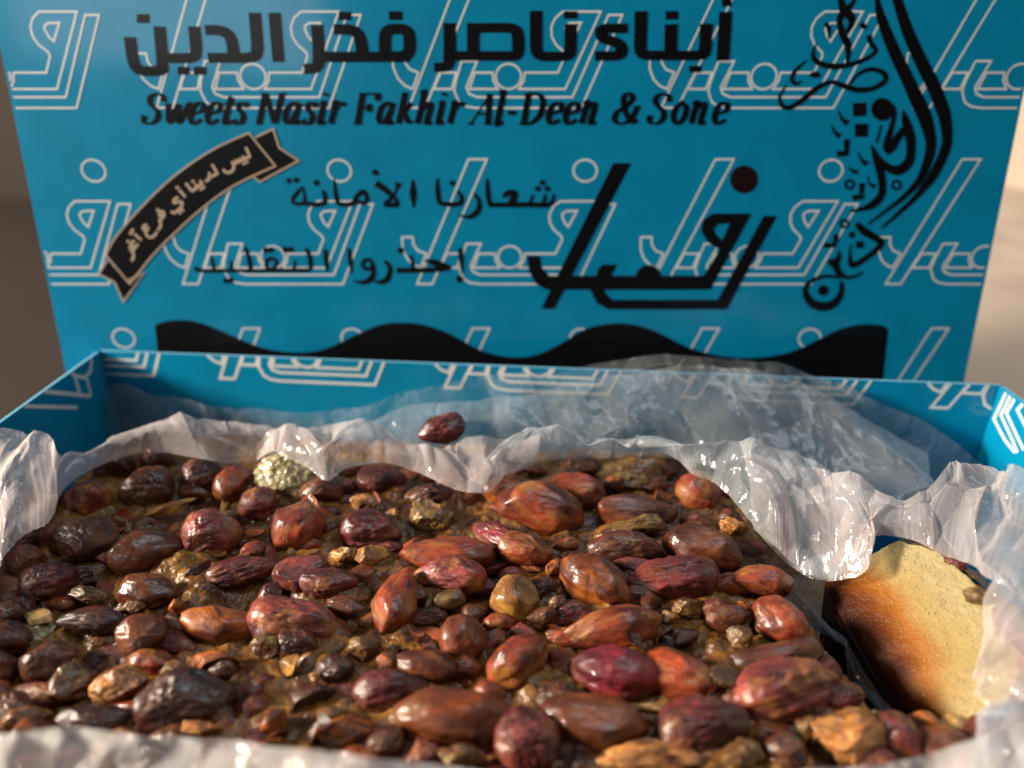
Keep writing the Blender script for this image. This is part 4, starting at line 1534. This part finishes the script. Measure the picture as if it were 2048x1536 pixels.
# ------------------------------------------------------------------ cut slice lying on its side at the right
slc = empty("cake_slice", (7.5, 9, 0.1))
tag(slc, "pale cut piece of cake with browned crust, lying on its side right of the slab", "cake slice")
A_ = at_z(1652, 1158, 3.1); B_ = at_z(1795, 1076, 4.1); D_ = at_z(2066, 1280, 4.2); E_ = at_z(1800, 1425, 2.5); D2 = at_z(2005, 1450, 3.4)
B_[2] = 4.1
nu, nv = 170, 200
U_, V_ = np.meshgrid(np.linspace(0, 1, nu), np.linspace(0, 1, nv), indexing='ij')   # u: crust -> nuts, v: back -> front
G_ = None
Rt = smooth_pts([B_, at_z(1885, 1104, 4.3), at_z(1965, 1168, 4.3), D_, at_z(2035, 1380, 3.8), D2], 8)
Lt = smooth_pts([A_, at_z(1688, 1230, 3.0), at_z(1745, 1330, 2.8), E_], 8)


def samp(pl, t):
    seg = np.linalg.norm(np.diff(pl, axis=0), axis=1)
    s = np.concatenate([[0], np.cumsum(seg)]) / seg.sum()
    return np.stack([np.interp(t, s, pl[:, k]) for k in range(3)], -1)


PL, PR_ = samp(Lt, V_), samp(Rt, V_)
G = PL * (1 - U_)[..., None] + PR_ * U_[..., None]
G[..., 2] += 0.05 * np.sin(np.pi * U_)
nz = fbm(G / 0.9, 4, 21, 0.6) * 0.07 + (0.5 - cells(G * 15.0, 22)) * 0.010 + fbm(G * 6, 2, 23) * 0.012 * np.clip(U_ * 2.2, 0.1, 1)
ed = np.minimum(np.minimum(U_ * 2.2, (1 - U_) * 2.2), np.minimum(V_ * 5, (1 - V_) * 5))
G[..., 2] += nz - 0.14 * np.clip(1 - ed / 0.12, 0, 1) ** 2
P = G.reshape(-1, 3)
F = grid_faces(nu, nv).tolist()
bd = [i * nv for i in range(nu)] + [(nu - 1) * nv + j for j in range(1, nv)] + [i * nv + nv - 1 for i in range(nu - 2, -1, -1)] + [j for j in range(nv - 2, 0, -1)]
crust = [U_.ravel()]
allv = [P]; cnt = len(P); cur = bd
cb = U_.ravel()[bd]
nside = 16
cx = P[bd].mean(axis=0)
for s in range(1, nside + 1):
    t = s / nside
    q = P[bd].copy()
    z0 = q[:, 2].copy()
    q[:, 2] = z0 * (1 - t) + 0.3 * t
    q[:, 0] += 0.25 * t * (0.5 - cb) * 0 + 0.9 * t * (1 - cb) * 0.3
    q[:, :2] += (fbm(q / 0.5, 3, 31) * 0.03)[:, None]
    idx = list(range(cnt, cnt + len(bd)))
    for i in range(len(bd)):
        j = (i + 1) % len(bd)
        F.append((cur[i], cur[j], idx[j], idx[i]))
    allv.append(q); crust.append(cb.copy()); cnt += len(bd); cur = idx
so = mesh("crumb", np.vstack(allv), F, M_SLICE, slc, True)
at_ = so.data.attributes.new('crust', 'FLOAT', 'POINT')
at_.data.foreach_set('value', np.concatenate(crust))
for n in ((1880, 1112, 1945, 1150, 34, 'dred', 'whole', 4.2), (1922, 1172, 1985, 1212, 38, 'olive', 'rough', 4.25), (1990, 1216, 2050, 1290, 40, 'dred', 'whole', 4.2),
          (1850, 1090, 1890, 1112, 24, 'dark', 'whole', 4.15), (2040, 1300, 2085, 1370, 44, 'rb', 'whole', 4.0), (1955, 1160, 1995, 1200, 26, 'dark', 'chip', 4.1),
          (2030, 1260, 2060, 1330, 36, 'brown', 'chip', 4.1)):
    add_nut("peanut" if n[6] == 'whole' else "nut_piece", slc, *n[:6], kind=n[6], plane=n[7])
nt_ = 60
tt_ = np.linspace(0, 1, nt_)
e0 = samp(Rt, tt_)
rows_ = []
for k in range(14):
    t = k / 13
    q = e0 + np.array([1.25 * t, 0.55 * t, -0.25 * t - 1.6 * t * t])
    q[:, 2] += 0.12 * fbm(q / 0.4, 3, 71) - 0.05
    q[:, :2] += 0.05 * fbm(q / 0.3, 2, 72)[:, None]
    rows_.append(q)
mesh("topping", np.stack(rows_, 0).reshape(-1, 3), grid_faces(14, nt_), M_CRUMB, slc, True)
M_PG = plain("pale_semolina_grain", (0.40, 0.31, 0.16), 0.12, 0.2, 5.0)
gp = [tuple(G[int(random.triangular(40, nu - 4, nu * 0.8)), random.randrange(4, nv - 4)]) for i in range(420)]
grains("semolina_grains", slc, gp, 0.008, 0.018, M_PG)

# ------------------------------------------------------------------ nut-topped piece in the near right corner
pc = empty("cake_piece", (5.8, 7, 0.1))
tag(pc, "small nut-topped cake piece in the near right corner, in front of the pale slice", "cake piece")
cpts = [at_z(*p, 3.0)[:2] for p in ((1560, 1500), (1620, 1462), (1700, 1440), (1830, 1440), (1930, 1452), (2000, 1470), (2030, 1560), (1900, 1640), (1600, 1640))]
cc = np.mean(cpts, axis=0)
na, nr_ = 120, 40
V, F = [], []
angs = np.linspace(0, 2 * math.pi, na, endpoint=False)
ca = np.array([math.atan2(p[1] - cc[1], p[0] - cc[0]) for p in cpts]); cr = np.array([np.linalg.norm(p - cc) for p in cpts])
o_ = np.argsort(ca); ca, cr = ca[o_], cr[o_]
ca = np.concatenate([ca - 2 * math.pi, ca, ca + 2 * math.pi]); cr = np.tile(cr, 3)
rad = np.interp(np.where(angs > math.pi, angs - 2 * math.pi, angs), ca, cr)
for k in range(nr_ + 10):
    for a, r_ in zip(angs, rad):
        if k <= nr_:
            t = k / nr_
            x, y = cc[0] + math.cos(a) * r_ * t, cc[1] + math.sin(a) * r_ * t
            V.append((x, y, 3.0 - 0.3 * max(0, (t - 0.85) / 0.15) ** 2))
        else:
            s_ = (k - nr_) / 9
            V.append((cc[0] + math.cos(a) * r_, cc[1] + math.sin(a) * r_, 2.7 * (1 - s_) + 0.12 * s_))
V = np.array(V)
V[:, 2] += np.where(V[:, 2] > 1, 1, 0) * (0.2 * fbm(V / 0.8, 4, 41) + 0.12 * (0.5 - cells(V * 4, 42)))
for k in range(nr_ + 9):
    for i in range(na):
        j = (i + 1) % na
        F.append((k * na + i, k * na + j, (k + 1) * na + j, (k + 1) * na + i))
mesh("crumb", V, F, M_CRUMB, pc, True)
for n in ((1628, 1512, 1790, 1478, 108, 'rough', 'rough'), (1752, 1466, 1835, 1502, 84, 'dred', 'whole'), (1805, 1438, 1885, 1472, 50, 'orange', 'chip'), (1935, 1496, 1998, 1452, 66, 'dred', 'whole'),
          (1835, 1510, 1930, 1484, 74, 'brown', 'whole'), (1540, 1532, 1620, 1512, 60, 'rough', 'rough'), (1700, 1540, 1800, 1550, 70, 'dred', 'whole'), (1880, 1456, 1935, 1446, 44, 'pale', 'rough'),
          (1680, 1452, 1740, 1442, 40, 'pale', 'rough'), (1640, 1462, 1690, 1482, 50, 'yellow', 'rough'), (1900, 1540, 1990, 1530, 70, 'rb', 'whole')):
    add_nut("peanut" if n[6] == 'whole' else "nut_piece", pc, *n[:6], kind=n[6], plane=3.3)

# ------------------------------------------------------------------ loose peanut on the film
lp_c = onwall(884, 857, 2.4)
ln = add_nut("loose_peanut", None, 846, 880, 924, 836, 56, 'dred', plane=float(lp_c[2]) - 0.25, idx=2)
tag(ln, "single dark red peanut resting alone on the crumpled plastic behind the cake", "peanut")

# ------------------------------------------------------------------ plastic liner
liner = empty("plastic_liner", (0, 12, 0.1))
tag(liner, "crumpled translucent plastic bag lining the tray around the cake", "plastic bag")


def loft(rows, nu, nv, seed, amp, mat, name="film_fold", wl=1.6, edge_amp=0.5, fine=1.0):
    nu, nv = int(nu * 1.6), int(nv * 1.8)
    """rows: list of equal-length control polylines (3-D), row 0 = lower edge; bicubic surface plus creases"""
    n = len(rows[0])
    t = np.linspace(0, 1, nu)
    cols = []
    for r_ in rows:
        s = smooth_pts(np.array(r_), 8)
        tt = np.linspace(0, 1, len(s))
        cols.append(np.stack([np.interp(t, tt, s[:, k]) for k in range(3)], -1))
    cols = np.array(cols)                        # rows x nu x 3
    Gd = np.zeros((nu, nv, 3))
    vv = np.linspace(0, 1, nv)
    for i in range(nu):
        s = smooth_pts(cols[:, i, :], 10) if len(rows) > 2 else cols[:, i, :]
        tt = np.linspace(0, 1, len(s))
        for k in range(3): Gd[i, :, k] = np.interp(vv, tt, s[:, k])
    du = np.gradient(Gd, axis=0); dv = np.gradient(Gd, axis=1)
    nrm = np.cross(du, dv); nrm /= (np.linalg.norm(nrm, axis=-1, keepdims=True) + 1e-9)
    su = np.cumsum(np.linalg.norm(du, axis=-1), axis=0); sv = np.cumsum(np.linalg.norm(dv, axis=-1), axis=1)
    su = su.mean(axis=1)[:, None] * np.ones(nv); 
    q = np.stack([su, sv], -1)
    wq = q + 0.35 * np.stack([fbm(np.stack([q[..., 0] / 1.5, q[..., 1] / 1.5, q[..., 0] * 0 + seed], -1), 2, seed), fbm(np.stack([q[..., 0] / 1.5, q[..., 1] / 1.5, q[..., 0] * 0 + seed + 9], -1), 2, seed + 1)], -1)
    # local folds: each is a crease line that dies away, so none repeats
    r_ = np.random.RandomState(seed * 7 + 1)
    Ls, Hs = su.max(), sv.max()
    dsp = np.zeros_like(su)
    for n_, s0, s1, am in ((int(Ls * 0.9) + 4, 1.6, 3.6, 0.55), (int(Ls * 4) + 10, 0.5, 1.4, 0.75), (int(Ls * 12) + 30, 0.18, 0.5, 0.6)):
        for k in range(n_):
            cx0, cy0, a0 = r_.uniform(0, Ls), r_.uniform(0, max(Hs, 1)), r_.uniform(0, math.pi)
            if r_.uniform() < 0.5: a0 = r_.normal(0.0, 0.5)
            sg = r_.uniform(s0, s1)
            i_lo, i_hi = np.searchsorted(su[:, 0], [cx0 - 2.6 * sg, cx0 + 2.6 * sg])
            if i_hi - i_lo < 2: continue
            dx = wq[i_lo:i_hi, :, 0] - cx0; dy = wq[i_lo:i_hi, :, 1] - cy0
            along = -dx * math.sin(a0) + dy * math.cos(a0)
            across = dx * math.cos(a0) + dy * math.sin(a0) + 0.12 * along * along / sg
            env = np.exp(-(along ** 2) / (1.3 * sg) ** 2 - (across ** 2) / (0.8 * sg) ** 2)
            dsp[i_lo:i_hi] += r_.choice([-1, 1]) * am * r_.uniform(0.4, 1.3) * env * (np.abs(across) - 0.4 * sg) * 2.2
    dsp = dsp + 0.05 * fine * facet(wq / 0.35 + 7.7, seed + 2)
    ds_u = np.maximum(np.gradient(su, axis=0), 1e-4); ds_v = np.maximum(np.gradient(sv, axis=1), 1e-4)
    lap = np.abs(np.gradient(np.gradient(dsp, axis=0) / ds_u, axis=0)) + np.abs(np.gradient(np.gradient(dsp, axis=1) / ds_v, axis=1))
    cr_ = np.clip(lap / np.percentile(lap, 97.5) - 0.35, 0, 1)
    Gd = Gd + nrm * (dsp * amp * 1.7)[..., None]
    # ragged outer edge
    ea = fbm(np.stack([su[:, 0] / 1.1, su[:, 0] * 0, su[:, 0] * 0 + seed], -1), 4, seed + 5) * edge_amp
    dirv = (Gd[:, -1] - Gd[:, -2]); dirv /= (np.linalg.norm(dirv, axis=-1, keepdims=True) + 1e-9)
    wgt = np.linspace(0, 1, nv) ** 2
    Gd = Gd + dirv[:, None, :] * (ea[:, None] * wgt[None, :])[..., None]
    o = mesh(name, Gd.reshape(-1, 3), grid_faces(nu, nv), mat, liner, True)
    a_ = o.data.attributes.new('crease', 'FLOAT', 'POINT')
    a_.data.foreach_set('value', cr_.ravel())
    return o


def W(x, y, d): return onwall(x, y, d)
def H(x, y, z): return at_z(x, y, z)


def lift_mid(a, b, bulge, t):
    p = a * (1 - t) + b * t
    p = p.copy(); p[2] += bulge * 4 * t * (1 - t)
    return p


def sheet(low, high, seed, amp, mat, nu=300, nv=60, bulge=0.2, under=None, **kw):
    n = len(low)
    rows = []
    if under is not None:
        rows.append([p + np.array(under) for p in low])
    rows.append(low)
    rows.append([lift_mid(a, b, bulge, 0.33) for a, b in zip(low, high)])
    rows.append([lift_mid(a, b, bulge, 0.66) for a, b in zip(low, high)])
    rows.append(high)
    return loft(rows, nu, nv, seed, amp, mat, **kw)


# tall clear sheet against the back panel
hi = [W(100, 900, .9), W(130, 850, .8), (W(175, 795, .6)), W(235, 770, .5), W(310, 795, .5), W(400, 808, .5), W(500, 818, .5), W(620, 822, .5), W(720, 815, .5), W(800, 782, .45), W(900, 762, .4),
      W(1000, 752, .35), W(1120, 742, .25), W(1230, 722, .2), W(1330, 712, .15), W(1440, 716, .15), W(1550, 722, .15), W(1640, 758, .2), W(1720, 785, .25), W(1800, 822, .3), W(1870, 862, .35), W(1925, 900, .4), W(1975, 948, .5)]
lo = []
for i, p in enumerate(hi):
    x = [100, 150, 200, 260, 320, 410, 500, 620, 720, 800, 900, 1000, 1110, 1220, 1330, 1430, 1530, 1620, 1700, 1780, 1850, 1910, 1960][i]
    lo.append(W(x, [985, 960, 940, 930, 925, 925, 925, 925, 925, 925, 925, 925, 925, 925, 925, 930, 940, 955, 980, 1000, 1020, 1040, 1060][i], 0.7))
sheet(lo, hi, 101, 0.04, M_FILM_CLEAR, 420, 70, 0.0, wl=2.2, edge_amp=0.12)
# milkier second layer on the right half
hi = [W(690, 860, 1.4), W(760, 835, 1.3), W(860, 800, 1.1), W(960, 790, 1.0), W(1060, 778, .9), W(1160, 762, .7), W(1260, 745, .5), W(1380, 738, .4), W(1500, 745, .4), W(1600, 775, .5), W(1700, 815, .6), W(1790, 860, .7), W(1860, 905, .8)]
lo = [H(690, 905, 3.6), H(760, 905, 3.6), H(860, 915, 3.6), H(960, 915, 3.6), H(1060, 920, 3.6), H(1160, 915, 3.7), H(1260, 910, 3.8), H(1380, 920, 3.8), H(1500, 960, 3.8), H(1600, 1000, 3.6), H(1700, 1040, 3.6), H(1790, 1050, 3.8), H(1860, 1060, 3.8)]
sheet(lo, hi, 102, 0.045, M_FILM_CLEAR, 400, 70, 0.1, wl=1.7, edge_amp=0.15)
# front fold over the rear nuts, left to centre
lo = [H(-60, 1225, 3.5), H(-10, 1165, 3.6), H(60, 1080, 3.8), H(140, 970, 3.9), H(215, 925, 4.0), H(290, 905, 4.0), H(370, 912, 4.0), H(430, 918, 4.0), H(500, 912, 4.0), H(560, 905, 4.05), H(620, 935, 4.0), H(655, 962, 3.95),
      H(690, 938, 4.0), H(760, 925, 4.05), H(830, 942, 4.0), H(900, 975, 4.0), H(970, 990, 3.95), H(1010, 950, 4.0), H(1080, 925, 4.0)]
hi = [H(-80, 960, 4.8), H(-20, 885, 4.9), H(60, 895, 4.6), H(130, 900, 4.4), H(190, 880, 4.4), H(250, 850, 4.5), H(330, 835, 4.5), H(400, 828, 4.5), H(480, 832, 4.5), H(540, 838, 4.5), H(600, 850, 4.5), H(650, 850, 4.5),
      H(700, 852, 4.5), H(760, 858, 4.4), H(830, 868, 4.3), H(900, 880, 4.3), H(960, 875, 4.3), H(1010, 868, 4.3), H(1080, 870, 4.3)]
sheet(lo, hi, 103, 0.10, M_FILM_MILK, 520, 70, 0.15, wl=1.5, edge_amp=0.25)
# white crest in the middle and right, coming down over the cake corner
lo = [H(960, 985, 3.95), H(1010, 945, 4.0), H(1100, 930, 4.05), H(1200, 925, 4.1), H(1300, 930, 4.1), H(1370, 952, 4.05), H(1430, 968, 4.0), H(1480, 1015, 3.9), H(1520, 1070, 3.8), H(1580, 1130, 3.4), H(1640, 1162, 3.3), H(1700, 1130, 3.8)]
hi = [H(980, 880, 4.5), H(1040, 850, 4.8), H(1110, 850, 4.8), H(1200, 870, 4.6), H(1300, 895, 4.6), H(1390, 890, 4.9), H(1470, 880, 4.9), H(1550, 895, 4.9), H(1620, 915, 4.8), H(1690, 950, 4.6), H(1740, 985, 4.5), H(1790, 1020, 4.5)]
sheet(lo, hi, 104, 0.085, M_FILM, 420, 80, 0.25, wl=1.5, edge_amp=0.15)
# right part above the slice
lo = [H(1500, 1060, 3.9), H(1570, 1115, 3.5), H(1650, 1162, 3.4), H(1715, 1120, 4.2), H(1790, 1078, 4.45), H(1860, 1092, 4.6), H(1910, 1112, 4.6), H(1960, 1150, 4.65), H(2010, 1195, 4.7), H(2090, 1250, 4.7)]
hi = [H(1480, 900, 4.8), H(1560, 905, 4.9), H(1640, 925, 4.9), H(1720, 950, 5.0), H(1800, 970, 5.1), H(1880, 950, 5.2), H(1935, 912, 5.1), H(1985, 915, 5.1), H(2030, 985, 5.3), H(2110, 1030, 5.3)]
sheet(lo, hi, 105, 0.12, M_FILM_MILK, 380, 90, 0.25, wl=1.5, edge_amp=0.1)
# film down the right side of the slice, towards the viewer
lo = [H(1990, 1205, 4.6), H(2025, 1250, 4.7), H(2056, 1300, 4.7), H(2050, 1340, 4.7), H(2020, 1375, 4.65), H(2003, 1425, 4.6), H(2000, 1480, 4.5), H(1985, 1530, 4.4), H(1960, 1600, 4.3)]
hi = [H(2050, 1080, 5.3), H(2120, 1120, 5.3), H(2200, 1180, 5.3), H(2260, 1260, 5.3), H(2280, 1340, 5.3), H(2300, 1420, 5.3), H(2320, 1500, 5.3), H(2340, 1580, 5.3), H(2360, 1660, 5.3)]
sheet(lo, hi, 106, 0.13, M_FILM_MILK, 260, 60, 0.1, under=(-0.05, 0, -1.2), wl=1.5, edge_amp=0.1)
# near edge of the bag, far out of focus
lo = [H(-260, 1660, 4.2), H(-100, 1640, 4.2), H(60, 1640, 4.2), H(220, 1650, 4.2), H(380, 1660, 4.2), H(540, 1680, 4.2), H(700, 1700, 4.2), H(900, 1720, 4.2), H(1100, 1740, 4.2), H(1300, 1740, 4.2), H(1500, 1740, 4.2), H(1800, 1720, 4.2), H(2100, 1700, 4.2)]
hi = [H(-260, 1525, 4.9), H(-100, 1490, 4.95), H(60, 1462, 5.0), H(220, 1460, 5.0), H(380, 1480, 5.0), H(540, 1494, 5.0), H(700, 1508, 5.0), H(900, 1532, 4.9), H(1100, 1550, 4.8), H(1300, 1548, 4.8), H(1500, 1540, 4.8), H(1800, 1516, 4.8), H(2100, 1430, 4.9)]
sheet(lo, hi, 107, 0.07, M_FILM_NEAR, 360, 50, 0.05, wl=1.3, edge_amp=0.08)
# film at the bottom of the gap between slab and slice
lo = [H(1540, 1090, 3.0), H(1600, 1180, 2.9), H(1660, 1250, 2.8), H(1730, 1330, 2.7), H(1800, 1420, 2.6), H(1850, 1500, 2.6)]
hi = [H(1660, 1110, 3.1), H(1670, 1180, 2.6), H(1712, 1260, 2.4), H(1760, 1340, 2.2), H(1815, 1420, 2.0), H(1870, 1500, 2.0)]
sheet(lo, hi, 108, 0.07, M_FILM, 180, 60, -0.6, wl=1.2, edge_amp=0.05)
print("objects", len(bpy.data.objects), "tris", sum(len(m.polygons) * 2 for m in bpy.data.meshes))
